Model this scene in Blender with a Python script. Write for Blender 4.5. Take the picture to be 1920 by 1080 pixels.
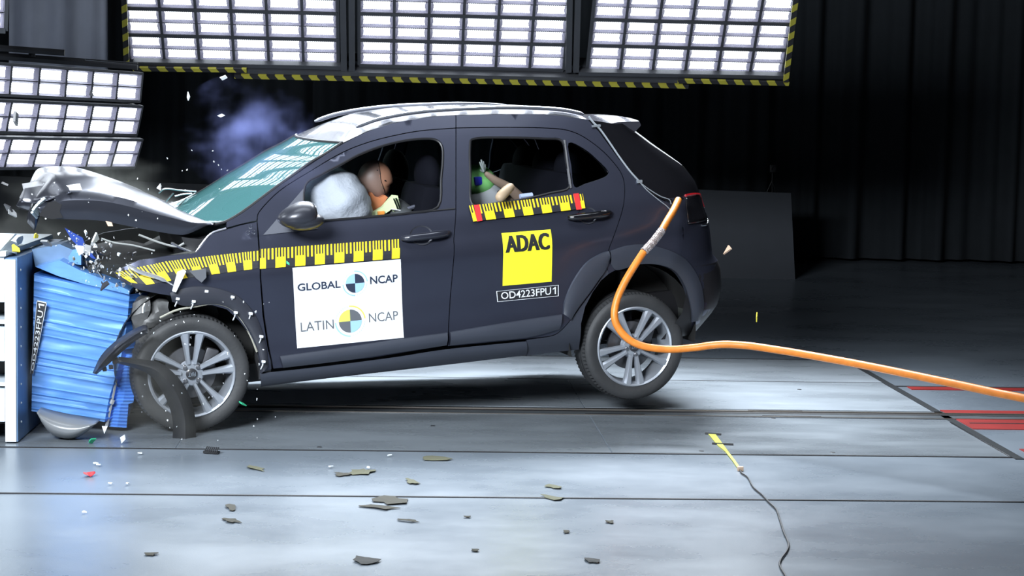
import bpy, bmesh, math, random
import numpy as np
from mathutils import Matrix, Vector, noise
from mathutils.geometry import delaunay_2d_cdt
random.seed(7)
C = bpy.context.scene.collection
for o in list(bpy.data.objects): bpy.data.objects.remove(o)

# ------------------------------------------------------------------ camera
F = 3400.0; H = 1.77
pan = math.atan(212.5 / F); rl = math.atan(.022); tilt = math.atan(335.5 / F * math.cos(pan))
Zc = np.array([math.sin(pan) * math.cos(tilt), math.cos(pan) * math.cos(tilt), -math.sin(tilt)])
Rc = np.array([math.cos(pan), -math.sin(pan), 0.])
Uc = np.cross(Rc, Zc)
Xc = Rc * math.cos(rl) + Uc * math.sin(rl); Yc = -Rc * math.sin(rl) + Uc * math.cos(rl)
CAM = np.array([0, 0, H])
cd = bpy.data.cameras.new('camera'); cam = bpy.data.objects.new('camera', cd); C.objects.link(cam)
cd.sensor_width = 36; cd.lens = F / 1920 * 36; cd.clip_end = 200
m = Matrix.Identity(4)
for i in range(3):
    m[i][0] = Xc[i]; m[i][1] = Yc[i]; m[i][2] = -Zc[i]; m[i][3] = CAM[i]
cam.matrix_world = m
sc = bpy.context.scene; sc.camera = cam
sc.view_settings.view_transform = 'Standard'; sc.view_settings.look = 'None'
sc.view_settings.gamma = 1; sc.view_settings.exposure = 0.0; sc.view_settings.use_curve_mapping = False
w = bpy.data.worlds.new('world'); sc.world = w; w.use_nodes = True
w.node_tree.nodes['Background'].inputs[0].default_value = (.35, .45, .6, 1)
w.node_tree.nodes['Background'].inputs[1].default_value = .03

LED = 7.0          # radiance of the LED modules in view
def area(name, loc, target, sx, sy, power, col=(.86, .93, 1), spread=3.14):
    l = bpy.data.lights.new(name, 'AREA'); l.shape = 'RECTANGLE'; l.size = sx; l.size_y = sy
    l.energy = power; l.color = col; l.spread = spread
    o = bpy.data.objects.new(name, l); C.objects.link(o); o.location = loc
    d = Vector(target) - Vector(loc); o.rotation_euler = d.to_track_quat('-Z', 'Y').to_euler()
    return o
area('overhead_lamp', (.2, 8.6, 5.2), (.2, 9.4, 0), 5.0, 1.6, 70, spread=2.0)
area('camera_side_lamp', (-3.0, 3.4, 3.9), (-.5, 9.8, .9), 3.0, 1.5, 205, spread=1.2)
area('rear_lamp', (.6, 13.0, 4.6), (.6, 10.3, 0), 4.6, .9, 330, spread=1.25)
area('barrier_side_lamp', (-5.0, 9.6, 3.4), (-.9, 10.0, .9), 1.6, 1.4, 22, spread=1.6)

def ray(x, y): return Xc * (x - 960) / F + Yc * (540 - y) / F + Zc
def aty(x, y, Y): d = ray(x, y); return CAM + d * (Y / d[1])
def atz(x, y, z=0.): d = ray(x, y); return CAM + d * ((z - H) / d[2])

# ------------------------------------------------------------------ materials
MATS = {}
def mat(name, col=(.5, .5, .5), rough=.5, metal=0., coat=0., coatr=.1, bump=0., bscale=30., var=0., vscale=5., alpha=1., emit=None, es=0, trans=0., stretch=None, spec=.5, rvar=0.):
    if name in MATS: return MATS[name]
    m = bpy.data.materials.new(name); m.use_nodes = True; nt = m.node_tree; b = nt.nodes['Principled BSDF']
    I = b.inputs
    I['Base Color'].default_value = (*col, 1); I['Roughness'].default_value = rough; I['Metallic'].default_value = metal
    I['Coat Weight'].default_value = coat; I['Coat Roughness'].default_value = coatr; I['Alpha'].default_value = alpha
    I['Transmission Weight'].default_value = trans; I['Specular IOR Level'].default_value = spec
    tc = nt.nodes.new('ShaderNodeTexCoord'); mp = nt.nodes.new('ShaderNodeMapping')
    nt.links.new(tc.outputs['Object'], mp.inputs['Vector'])
    if stretch: mp.inputs['Scale'].default_value = stretch
    n = nt.nodes.new('ShaderNodeTexNoise'); n.inputs['Scale'].default_value = vscale; n.inputs['Detail'].default_value = 6
    nt.links.new(mp.outputs[0], n.inputs['Vector'])
    vv = var if var else .06
    cr = nt.nodes.new('ShaderNodeValToRGB')
    cr.color_ramp.elements[0].position = .3; cr.color_ramp.elements[1].position = .7
    cr.color_ramp.elements[0].color = (*[c * (1 - vv) for c in col], 1); cr.color_ramp.elements[1].color = (*[min(1, c * (1 + vv)) for c in col], 1)
    nt.links.new(n.outputs['Fac'], cr.inputs['Fac']); nt.links.new(cr.outputs['Color'], I['Base Color'])
    if rvar:
        mr = nt.nodes.new('ShaderNodeMapRange'); mr.inputs['From Min'].default_value = .3; mr.inputs['From Max'].default_value = .7
        mr.inputs['To Min'].default_value = rough - rvar; mr.inputs['To Max'].default_value = rough + rvar
        nt.links.new(n.outputs['Fac'], mr.inputs['Value']); nt.links.new(mr.outputs[0], I['Roughness'])
    if bump:
        n2 = nt.nodes.new('ShaderNodeTexNoise'); n2.inputs['Scale'].default_value = bscale; n2.inputs['Detail'].default_value = 4
        nt.links.new(tc.outputs['Object'], n2.inputs['Vector'])
        bp = nt.nodes.new('ShaderNodeBump'); bp.inputs['Strength'].default_value = bump; bp.inputs['Distance'].default_value = .01
        nt.links.new(n2.outputs['Fac'], bp.inputs['Height']); nt.links.new(bp.outputs[0], I['Normal'])
    if emit: I['Emission Color'].default_value = (*emit, 1); I['Emission Strength'].default_value = es
    MATS[name] = m; return m
PAINT = mat('grey_car_paint', (.055, .06, .09), .34, .7, .25, .12, var=.04)
HOODP = mat('grey_bonnet_paint', (.058, .062, .08), .28, .7, .2, .12, var=.05)
CLAD = mat('dark_cladding_plastic', (.035, .04, .055), .42, 0, var=.05, bump=.08, bscale=300)
BLACK = mat('black_plastic', (.012, .012, .014), .45)
GLOSSB = mat('gloss_black', (.008, .008, .01), .12, coat=.5)
INTER = mat('dark_interior', (.006, .0065, .009), .8, spec=.1)
SEATM = mat('seat_fabric', (.004, .0045, .008), .85, bump=.2, bscale=200, spec=.1)
RUBBER = mat('tyre_rubber', (.035, .036, .038), .62, bump=.15, bscale=60, var=.2)
ALLOY = mat('wheel_alloy', (.42, .45, .5), .36, .55, .2, var=.04)
STEEL = mat('bare_steel', (.45, .46, .48), .35, .9)
CHROME = mat('bright_metal', (.75, .77, .8), .18, 1)
WHITE = mat('white_film', (.76, .79, .83), .5)
YELLOW = mat('yellow_film', (.92, .68, .015), .5)
YELL2 = mat('yellow_sign', (.9, .86, .03), .5)
BLACKF = mat('black_film', (.015, .016, .02), .5)
GREYT = mat('grey_print', (.11, .12, .135), .6)
SKYB = mat('light_blue_print', (.33, .55, .8), .6)
YGRN = mat('lime_print', (.72, .76, .12), .6)
NAVY = mat('navy_print', (.02, .03, .06), .6)
RED = mat('red_tape', (.75, .03, .03), .45)
TAIL = mat('red_lens', (.35, .01, .015), .1, coat=.6)
BLUEA = mat('blue_honeycomb', (.115, .29, .66), .42, .12, var=.12, vscale=6, stretch=(1, 1, 5))
BLUED = mat('blue_foil_edge', (.05, .2, .62), .35, .4, var=.15)
BARW = mat('barrier_white_paint', (.72, .78, .82), .5, var=.06)
BARB = mat('barrier_steel_blue', (.13, .22, .36), .42, .3, var=.12, vscale=9)
ORANGE = mat('orange_sheath', (.78, .235, .03), .42, var=.12, vscale=25)
DVINYL = mat('dummy_vinyl', (.2, .13, .105), .45, var=.06)
DVINYL2 = mat('dummy_vinyl_pink', (.36, .18, .115), .45, var=.06)
DORANGE = mat('dummy_neck_orange', (.5, .17, .07), .6)
DSHIRT = mat('dummy_pale_green', (.62, .74, .42), .8)
BAGM = mat('airbag_fabric', (.34, .37, .42), .75, bump=.5, bscale=45)
SKINL = mat('child_dummy_vinyl', (.42, .31, .2), .55)
SKIND = mat('child_dummy_arm_vinyl', (.22, .16, .12), .55)
GREENF = mat('green_fabric', (.2, .55, .17), .8)
GREYSH = mat('grey_shell', (.32, .34, .36), .55)
PLAST = mat('clear_grey_plastic', (.17, .18, .19), .35, coat=.2)
CURT = mat('dark_curtain', (.035, .042, .05), .9, bump=.1, bscale=8)
CURTL = mat('grey_curtain', (.4, .43, .52), .85)
HULL = mat('lamp_housing', (.05, .052, .06), .4, .4)
FRAME = mat('gantry_grey', (.055, .058, .066), .5, .3)
MUD = mat('dried_mud', (.05, .047, .035), .9)

def glassmat():
    m = bpy.data.materials.new('windscreen_glass'); m.use_nodes = True; nt = m.node_tree; nt.nodes.clear()
    N = nt.nodes.new; L = nt.links.new
    out = N('ShaderNodeOutputMaterial'); tr = N('ShaderNodeBsdfTransparent'); tr.inputs[0].default_value = (.55, .8, .78, 1)
    df = N('ShaderNodeBsdfDiffuse'); df.inputs[0].default_value = (.075, .20, .205, 1)
    m1 = N('ShaderNodeMixShader'); m1.inputs[0].default_value = .62
    gl = N('ShaderNodeBsdfGlossy'); gl.inputs['Roughness'].default_value = .02
    fr = N('ShaderNodeFresnel'); fr.inputs[0].default_value = 1.5; m2 = N('ShaderNodeMixShader')
    L(tr.outputs[0], m1.inputs[1]); L(df.outputs[0], m1.inputs[2]); L(m1.outputs[0], m2.inputs[1]); L(gl.outputs[0], m2.inputs[2]); L(fr.outputs[0], m2.inputs[0])
    L(m2.outputs[0], out.inputs[0]); return m
GLASS = glassmat()
def glass2(name, tint, mixv=.1):
    m = bpy.data.materials.new(name); m.use_nodes = True; nt = m.node_tree; nt.nodes.clear()
    N = nt.nodes.new; L = nt.links.new
    out = N('ShaderNodeOutputMaterial'); tr = N('ShaderNodeBsdfTransparent'); tr.inputs[0].default_value = (*tint, 1)
    gl = N('ShaderNodeBsdfGlossy'); gl.inputs['Roughness'].default_value = .03
    fr = N('ShaderNodeFresnel'); fr.inputs[0].default_value = 1.45; m2 = N('ShaderNodeMixShader')
    L(tr.outputs[0], m2.inputs[1]); L(gl.outputs[0], m2.inputs[2]); L(fr.outputs[0], m2.inputs[0]); L(m2.outputs[0], out.inputs[0]); return m
TINT = glass2('tinted_glass', (.16, .2, .2)); CLEARG = glass2('clear_side_glass', (.6, .75, .72))

def ledmat():
    m = bpy.data.materials.new('led_emitter'); m.use_nodes = True; nt = m.node_tree; nt.nodes.clear()
    N = nt.nodes.new; L = nt.links.new
    out = N('ShaderNodeOutputMaterial'); em = N('ShaderNodeEmission'); tc = N('ShaderNodeTexCoord')
    mp = N('ShaderNodeMapping'); mp.inputs['Scale'].default_value = (66, 66, 66); L(tc.outputs['Object'], mp.inputs[0])
    fr = N('ShaderNodeVectorMath'); fr.operation = 'FRACTION'; L(mp.outputs[0], fr.inputs[0])
    sb = N('ShaderNodeVectorMath'); sb.operation = 'SUBTRACT'; sb.inputs[1].default_value = (.5, .5, 0); L(fr.outputs[0], sb.inputs[0])
    ml = N('ShaderNodeVectorMath'); ml.operation = 'MULTIPLY'; ml.inputs[1].default_value = (1, 1, 0); L(sb.outputs[0], ml.inputs[0])
    ln = N('ShaderNodeVectorMath'); ln.operation = 'LENGTH'; L(ml.outputs[0], ln.inputs[0])
    mr = N('ShaderNodeMapRange'); mr.inputs['From Min'].default_value = .26; mr.inputs['From Max'].default_value = .5
    mr.inputs['To Min'].default_value = LED * 1.6; mr.inputs['To Max'].default_value = .85; L(ln.outputs['Value'], mr.inputs['Value'])
    em.inputs[0].default_value = (.86, .93, 1, 1); L(mr.outputs[0], em.inputs[1]); L(em.outputs[0], out.inputs[0])
    return m
LEDM = ledmat()
REFL = mat('lamp_reflector', (.24, .23, .30), .6, 0)
def hazard():
    m = mat('hazard_stripes', (.4, .34, .02), .6); nt = m.node_tree; b = nt.nodes['Principled BSDF']
    tc = nt.nodes.new('ShaderNodeTexCoord'); sep = nt.nodes.new('ShaderNodeSeparateXYZ'); nt.links.new(tc.outputs['Object'], sep.inputs[0])
    a = nt.nodes.new('ShaderNodeMath'); a.operation = 'MULTIPLY_ADD'; a.inputs[1].default_value = .7
    nt.links.new(sep.outputs[1], a.inputs[0]); nt.links.new(sep.outputs[0], a.inputs[2])
    c = nt.nodes.new('ShaderNodeMath'); c.operation = 'MULTIPLY'; c.inputs[1].default_value = 7.9; nt.links.new(a.outputs[0], c.inputs[0])
    f = nt.nodes.new('ShaderNodeMath'); f.operation = 'FRACT'; nt.links.new(c.outputs[0], f.inputs[0])
    g = nt.nodes.new('ShaderNodeMath'); g.operation = 'GREATER_THAN'; g.inputs[1].default_value = .5; nt.links.new(f.outputs[0], g.inputs[0])
    mx = nt.nodes.new('ShaderNodeMix'); mx.data_type = 'RGBA'; mx.inputs[6].default_value = (.012, .012, .014, 1); mx.inputs[7].default_value = (.34, .31, .03, 1)
    nt.links.new(g.outputs[0], mx.inputs[0]); nt.links.new(mx.outputs[2], b.inputs['Base Color'])
    return m
HAZ = hazard()

# ------------------------------------------------------------------ mesh helpers
def tag(o, label=None, cat=None, group=None, kind=None):
    if label: o['label'] = label
    if cat: o['category'] = cat
    if group: o['group'] = group
    if kind: o['kind'] = kind
    return o
def empty(name, loc=(0, 0, 0), parent=None):
    o = bpy.data.objects.new(name, None); C.objects.link(o); o.location = loc; o.empty_display_size = .1
    if parent: o.parent = parent
    return o
class MB:
    def __init__(s): s.v = []; s.f = []; s.m = []; s.mi = 0
    def add(s, vs, fs):
        k = len(s.v); s.v += [tuple(map(float, p)) for p in vs]; s.f += [tuple(i + k for i in f) for f in fs]; s.m += [s.mi] * len(fs); return s
    def box(s, c, d, R=None, bev=0):
        x, y, z = [q / 2 for q in d]
        if bev:
            bm = bmesh.new(); bmesh.ops.create_cube(bm, size=1)
            for q in bm.verts: q.co = Vector((q.co.x * d[0], q.co.y * d[1], q.co.z * d[2]))
            bmesh.ops.bevel(bm, geom=list(bm.edges), offset=bev, segments=2, profile=.6, affect='EDGES')
            bm.verts.index_update(); vs = [q.co.copy() for q in bm.verts]; fs = [[q.index for q in f.verts] for f in bm.faces]; bm.free()
        else:
            vs = [Vector(p) for p in ((-x, -y, -z), (x, -y, -z), (x, y, -z), (-x, y, -z), (-x, -y, z), (x, -y, z), (x, y, z), (-x, y, z))]
            fs = [(0, 3, 2, 1), (4, 5, 6, 7), (0, 1, 5, 4), (1, 2, 6, 5), (2, 3, 7, 6), (3, 0, 4, 7)]
        if R is not None: vs = [R @ q for q in vs]
        c = Vector(c); return s.add([q + c for q in vs], fs)
    def tube(s, pts, r, n=8, caps=True):
        pts = [Vector(p) for p in pts]; rs = r if isinstance(r, (list, tuple)) else [r] * len(pts)
        vs = []; fs = []; up = None
        for i, p in enumerate(pts):
            t = (pts[min(i + 1, len(pts) - 1)] - pts[max(i - 1, 0)]).normalized()
            if up is None: up = Vector((0, 0, 1)) if abs(t.z) < .9 else Vector((1, 0, 0))
            a = t.cross(up).normalized(); up = a.cross(t).normalized()
            for k in range(n):
                th = 2 * math.pi * k / n; vs.append(p + (a * math.cos(th) + up * math.sin(th)) * rs[i])
        for i in range(len(pts) - 1):
            for k in range(n): fs.append((i * n + k, i * n + (k + 1) % n, (i + 1) * n + (k + 1) % n, (i + 1) * n + k))
        if caps: fs += [tuple(range(n - 1, -1, -1)), tuple(range((len(pts) - 1) * n, len(pts) * n))]
        return s.add(vs, fs)
    def rev(s, prof, n=48, axis='y', c=(0, 0, 0), fn=None, close=False):
        vs = []; fs = []
        for k in range(n):
            th = 2 * math.pi * k / n
            for j, (r, h) in enumerate(prof):
                if fn: r, h = fn(j, k, r, h)
                if axis == 'y': p = (r * math.cos(th), h, r * math.sin(th))
                elif axis == 'z': p = (r * math.cos(th), r * math.sin(th), h)
                else: p = (h, r * math.cos(th), r * math.sin(th))
                vs.append(Vector(p) + Vector(c))
        q = len(prof)
        for k in range(n):
            for j in range(q - 1 + (1 if close else 0)):
                fs.append((k * q + j, k * q + (j + 1) % q, ((k + 1) % n) * q + (j + 1) % q, ((k + 1) % n) * q + j))
        return s.add(vs, fs)
    def grid(s, rows):
        n = len(rows[0]); vs = [p for r in rows for p in r]
        fs = [(i * n + j, i * n + j + 1, (i + 1) * n + j + 1, (i + 1) * n + j) for i in range(len(rows) - 1) for j in range(n - 1)]
        return s.add(vs, fs)
    def prism(s, poly, d):       # poly: 3-D outline, d: extrusion vector
        n = len(poly); d = Vector(d); P = [Vector(p) for p in poly]
        return s.add(P + [p + d for p in P], [tuple(range(n))[::-1], tuple(range(n, 2 * n))] + [(i, (i + 1) % n, n + (i + 1) % n, n + i) for i in range(n)])
    def ell(s, c, r, R=None, nu=24, nv=14, fn=None):
        vs = []; fs = []
        for j in range(nv + 1):
            ph = math.pi * j / nv
            for k in range(nu):
                th = 2 * math.pi * k / nu; q = Vector((math.sin(ph) * math.cos(th), math.sin(ph) * math.sin(th), math.cos(ph)))
                if fn: q = fn(q)
                q = Vector((q.x * r[0], q.y * r[1], q.z * r[2]))
                if R is not None: q = R @ q
                vs.append(q + Vector(c))
        for j in range(nv):
            for k in range(nu): fs.append((j * nu + k, j * nu + (k + 1) % nu, (j + 1) * nu + (k + 1) % nu, (j + 1) * nu + k))
        return s.add(vs, fs)
    def build(s, name, mats, parent=None, smooth=40, sub=0, solid=0):
        me = bpy.data.meshes.new(name); me.from_pydata(s.v, [], s.f)
        if not isinstance(mats, (list, tuple)): mats = [mats]
        for q in mats: me.materials.append(q)
        me.polygons.foreach_set('material_index', s.m)
        bm = bmesh.new(); bm.from_mesh(me); bmesh.ops.remove_doubles(bm, verts=bm.verts, dist=1e-5)
        bmesh.ops.recalc_face_normals(bm, faces=bm.faces); bm.to_mesh(me); bm.free()
        if smooth:
            me.polygons.foreach_set('use_smooth', [True] * len(me.polygons))
            me.set_sharp_from_angle(angle=math.radians(smooth))
        me.update(); o = bpy.data.objects.new(name, me); C.objects.link(o)
        if parent: o.parent = parent
        if sub: md = o.modifiers.new('s', 'SUBSURF'); md.levels = sub; md.render_levels = sub
        if solid: md = o.modifiers.new('t', 'SOLIDIFY'); md.thickness = solid; md.offset = 0
        return o
def crom(pts, n=8):
    P = [Vector(p) for p in pts]; P = [2 * P[0] - P[1]] + P + [2 * P[-1] - P[-2]]; out = []
    for i in range(1, len(P) - 2):
        for k in range(n):
            t = k / n; a, b, c, d = P[i - 1:i + 3]
            out.append(.5 * ((2 * b) + (c - a) * t + (2 * a - 5 * b + 4 * c - d) * t * t + (3 * b - a - 3 * c + d) * t ** 3))
    out.append(P[-2]); return out
_tc = {}
def textmesh(s, bold=0.):
    k = (s, bold)
    if k in _tc: return _tc[k]
    cu = bpy.data.curves.new('t', 'FONT'); cu.body = s; cu.size = 1; cu.offset = bold; cu.resolution_u = 3
    o = bpy.data.objects.new('t', cu); C.objects.link(o)
    dg = bpy.context.evaluated_depsgraph_get(); me = bpy.data.meshes.new_from_object(o.evaluated_get(dg))
    bm = bmesh.new(); bm.from_mesh(me); lo_ = min(q.co.y for q in bm.verts); hi_ = max(q.co.y for q in bm.verts)
    for i in range(1, 10):
        bmesh.ops.bisect_plane(bm, geom=bm.verts[:] + bm.edges[:] + bm.faces[:], plane_co=(0, lo_ + (hi_ - lo_) * i / 10, 0), plane_no=(0, 1, 0))
    bm.to_mesh(me); bm.free()
    v = [(p.co.x, p.co.y) for p in me.vertices]; f = [tuple(p.vertices) for p in me.polygons]
    bpy.data.objects.remove(o); bpy.data.curves.remove(cu); bpy.data.meshes.remove(me)
    x0 = min(p[0] for p in v); x1 = max(p[0] for p in v); y0 = min(p[1] for p in v); y1 = max(p[1] for p in v)
    v = [((p[0] - x0) / (x1 - x0), (p[1] - y0) / (y1 - y0)) for p in v]
    _tc[k] = (v, f); return v, f
def inpoly(x, y, poly):
    r = False; n = len(poly); j = n - 1
    for i in range(n):
        xi, yi = poly[i]; xj, yj = poly[j]
        if (yi > y) != (yj > y) and x < (xj - xi) * (y - yi) / (yj - yi) + xi: r = not r
        j = i
    return r
def resample(poly, st):
    out = []
    for i in range(len(poly)):
        a = poly[i]; b = poly[(i + 1) % len(poly)]; d = math.hypot(b[0] - a[0], b[1] - a[1]); n = max(1, int(d / st + .5))
        for k in range(n): out.append((a[0] + (b[0] - a[0]) * k / n, a[1] + (b[1] - a[1]) * k / n))
    return out
def smoothpoly(pts, n=5):      # open chain
    return [(p[0], p[1]) for p in crom([(a, b, 0) for a, b in pts], n)]
def inset(poly, d):
    A = sum(poly[i][0] * poly[(i + 1) % len(poly)][1] - poly[(i + 1) % len(poly)][0] * poly[i][1] for i in range(len(poly)))
    s = 1 if A > 0 else -1; out = []; n = len(poly)
    for i in range(n):
        a = poly[i - 1]; p = poly[i]; b = poly[(i + 1) % n]
        e1 = Vector((p[0] - a[0], p[1] - a[1])); e2 = Vector((b[0] - p[0], b[1] - p[1]))
        if e1.length < 1e-7 or e2.length < 1e-7: out.append(p); continue
        e1.normalize(); e2.normalize(); n1 = Vector((-e1.y, e1.x)); n2 = Vector((-e2.y, e2.x)); q = n1 + n2
        if q.length < .3: q = n1
        q.normalize(); k = 1 / max(.5, q.dot(n1)); out.append((p[0] + q.x * d * k * s, p[1] + q.y * d * k * s))
    return out
def fill(mb, poly, holes, fn, step, flange=None):
    poly = resample(poly, step); holes = [resample(h, step) for h in holes]
    V = []; E = []
    for L in [poly] + holes:
        k = len(V); V += L; E += [(k + i, k + (i + 1) % len(L)) for i in range(len(L))]
    B = np.array(V)
    x0, y0 = B.min(0); x1, y1 = B.max(0); r = 0; y = y0 + step / 2
    while y < y1:
        x = x0 + (step / 2 if r % 2 else 0)
        while x < x1:
            if inpoly(x, y, poly) and not any(inpoly(x, y, h) for h in holes):
                if ((B - (x, y)) ** 2).sum(1).min() > (step * .55) ** 2: V.append((x, y))
            x += step
        y += step * .866; r += 1
    vo, eo, fo, *_ = delaunay_2d_cdt([Vector(p) for p in V], E, [], 0, 1e-6)
    fs = []
    for f in fo:
        cx = sum(vo[i].x for i in f) / len(f); cy = sum(vo[i].y for i in f) / len(f)
        if inpoly(cx, cy, poly) and not any(inpoly(cx, cy, h) for h in holes): fs.append(tuple(f))
    vs = [fn(p.x, p.y) for p in vo]
    if flange:
        cnt = {}
        for f in fs:
            for i in range(3):
                e = (f[i], f[(i + 1) % 3]); k = (min(e), max(e)); cnt.setdefault(k, []).append(e)
        mp = {}
        for k, es in cnt.items():
            if len(es) == 1:
                a, b = es[0]
                for q in (a, b):
                    if q not in mp: mp[q] = len(vs); vs.append(flange(vo[q].x, vo[q].y))
                fs.append((b, a, mp[a], mp[b]))
    mb.add(vs, fs)

# ------------------------------------------------------------------ the car's own frame: x rearwards, y across (camera side negative), z up
def rot(yaw, pitch, roll):
    cy, sy = math.cos(yaw), math.sin(yaw)
    U = np.array([math.cos(pitch) * cy, math.cos(pitch) * sy, math.sin(pitch)]); Vh = np.array([-sy, cy, 0.])
    N0 = np.cross(U, Vh); V = Vh * math.cos(roll) + N0 * math.sin(roll); return np.array([U, V, np.cross(U, V)])
M = rot(math.radians(15.4), math.radians(5.2), math.radians(1.0))
O = np.array([-1.1, 9.70, .321]) - M.T @ np.array([0, -.87, .33])
CARM = Matrix([[M[0][i], M[1][i], M[2][i], O[i]] for i in range(3)] + [[0, 0, 0, 1]])
def LW(u, v, z): return O + M.T @ np.array([u, v, z])
ZS = [0, .20, .27, .33, .37, .45, .6, .75, .83, .88, .93, 1.02, 1.5, 1.7]
WS = [.76, .80, .845, .862, .866, .862, .868, .882, .889, .880, .858, .828, .600, .5]
_zz = np.linspace(0, 1.7, 341); _ww = np.interp(_zz, ZS, WS); _k = np.hanning(13); _k /= _k.sum(); _ww = np.convolve(np.pad(_ww, 6, 'edge'), _k, 'valid')
def Wz(z): return float(np.interp(z, _zz, _ww))
def UE(z): return float(np.interp(z, [.15, .25, .35, .46, .6, .66, .85, 1.0, 1.1, 1.2, 1.33, 1.45, 1.6], [3.04, 3.11, 3.19, 3.225, 3.22, 3.17, 3.15, 3.13, 3.10, 3.03, 2.86, 2.72, 2.62]))
NC = 2.4
def RCf(z): return float(np.interp(z, [1.0, 1.3, 1.5], [.32, .16, .10]))
def Wd(u, z):
    w0 = Wz(z); e = UE(z); RC = RCf(z); t = (u - (e - RC)) / RC
    if t > 0: t = min(t, .995); w0 -= RC * (1 - (1 - t ** NC) ** (1 / NC))
    return w0
def P(x, y, vv=None):
    d = M @ ray(x, y); c = M @ (CAM - O); w0 = .87; p = None
    for i in range(14):
        v = -w0 if vv is None else vv
        p = c + d * ((v - c[1]) / d[1]); w0 = Wz(p[2])
    return (float(p[0]), float(p[2]))
def PP(l, vv=None): return [P(x, y, vv) for x, y in l]
def P3(x, y, vv): q = P(x, y, vv); return Vector((q[0], vv, q[1]))

car = empty('hatchback_car'); car.matrix_world = CARM
tag(car, 'dark grey five-door hatchback crashing nose first into the blue barrier with its tail lifted', 'car')

def skin(name, poly, holes=(), off=0., mt=PAINT, parent=car, side=-1, step=.03, depth=.025, gap=.0025, sm=50, extra=None):
    mb = MB(); p2 = inset(poly, gap)
    fn = lambda u, z: (u, side * (Wd(u, z) + off), z)
    fl = lambda u, z: (u, side * (Wd(u, z) + off - depth), z)
    fill(mb, p2, [list(h) for h in holes], fn, step, fl)
    o = mb.build(name, mt, parent, smooth=sm); return o

# door outlines, traced on the side of the car
fd_top = [(482, 415), (487, 396), (524, 358), (575, 325), (640, 287), (690, 267), (740, 254), (791, 245), (855, 240)]
fd_rear = [(855, 240), (855, 395), (851, 450), (845, 550), (839, 648)]
def smc(px, n=4):
    q = PP(px); L_ = len(q); e = [q[(k - 1) % L_] for k in range(L_ + 3)]; out = []
    c = crom([(a, b, 0) for a, b in e], n); return [(p[0], p[1]) for p in c[n:n * (L_ + 1)]]
roofl = [(1103, 224), (1023, 214), (923, 214), (855, 216), (807, 219), (740, 230), (690, 246), (645, 268)]
c_top = smoothpoly(PP(fd_top), 4)                       # front door / pillar line, rear end last
c_back = smoothpoly(PP([(855, 240), (917, 239), (979, 239), (1040, 241), (1070, 246), (1098, 259), (1132, 285), (1160, 317), (1170, 340), (1171, 369), (1165, 402), (1152, 440), (1141, 470), (1136, 498), (1121, 530), (1097, 563), (1070, 600), (1047, 624), (1030, 631)]), 4)
c_roofr = smoothpoly(PP([(855, 216), (923, 214), (1023, 214), (1103, 224)]), 4); c_rooff = smoothpoly(PP([(855, 216), (807, 219), (740, 230), (690, 246), (645, 268), (600, 296), (547, 332), (520, 350), (468, 389), (446, 404), (424, 416)]), 4)
fd = c_top + PP(fd_rear[1:] + [(700, 671), (512, 692), (504, 650), (495, 590), (489, 520), (487, 475), (485, 445)])
fwin = smc([(571, 406), (572, 349), (598, 330), (640, 308), (671, 291), (713, 275), (758, 264), (800, 260), (820, 264), (829, 277), (830, 300), (827, 335), (821, 388), (770, 399), (724, 404), (604, 414), (580, 415)])
rd = c_back + PP([(987, 636), (839, 650), (845, 550), (851, 450), (855, 395)])
rwin = smc([(886, 384), (882, 330), (881, 275), (890, 260), (948, 258), (1020, 260), (1054, 265), (1062, 305), (1068, 350), (1030, 362), (983, 373), (930, 381)])
qwin = smc([(1066, 268), (1097, 280), (1124, 303), (1140, 320), (1140, 328), (1128, 335), (1100, 344), (1077, 350), (1071, 310)])
def both(name, poly, holes, **k):
    a = skin(name, poly, holes, **k); b = skin(name, poly, holes, side=1, **k); return a, b
fdoor, fdoor2 = both('front_door', fd, [fwin])
rdoor, rdoor2 = both('rear_door', rd, [rwin, qwin])
# quarter panel, split from the rear door and the tailgate by real gaps
arch_r = [(1098, 572), (1108, 552), (1122, 535), (1140, 518), (1156, 508), (1175, 501), (1196, 497), (1220, 496), (1240, 499), (1258, 506), (1272, 518), (1284, 540), (1291, 560), (1295, 580), (1296, 600)]
quarter = c_roofr + PP([(1125, 248), (1160, 297), (1197, 342), (1225, 366), (1258, 383), (1281, 418), (1283, 452), (1270, 500), (1240, 497), (1220, 494), (1196, 495), (1175, 499), (1156, 506), (1142, 514), (1136, 498)]) + [p for p in c_back[::-1] if p[1] > P(1138, 497)[1]]
lowq = [p for p in c_back if p[1] < P(1138, 492)[1] and p[0] > P(1020, 630)[0]] + PP([(987, 637), (987, 668), (1040, 661), (1086, 656), (1088, 640), (1090, 607), (1098, 575), (1112, 548), (1127, 527), (1143, 513)])
both('lower_quarter', lowq, [], mt=CLAD)
both('quarter_panel', quarter, [])
# A-pillar and roof side
pil = c_rooff + PP([(424, 428), (450, 421), (481, 414)]) + c_top[1:]
both('roof_pillar', pil, [])
# tailgate side + bumper side
def uz(l): return l
hatch = PP([(1103, 224), (1125, 248), (1160, 297), (1197, 342), (1225, 366), (1258, 383)]) + [(3.03, 1.03), (3.09, 1.04), (3.075, 1.1), (3.01, 1.2), (2.85, 1.33), (2.72, 1.45)]
bump = PP([(1283, 418), (1283, 452), (1270, 500), (1281, 520), (1290, 545), (1297, 580), (1297, 617)]) + [(3.03, .2), (3.08, .25), (3.165, .35), (3.205, .46), (3.2, .6), (3.15, .66), (3.13, .85), (3.118, .95)]
both('rear_bumper', bump, [])
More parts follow.
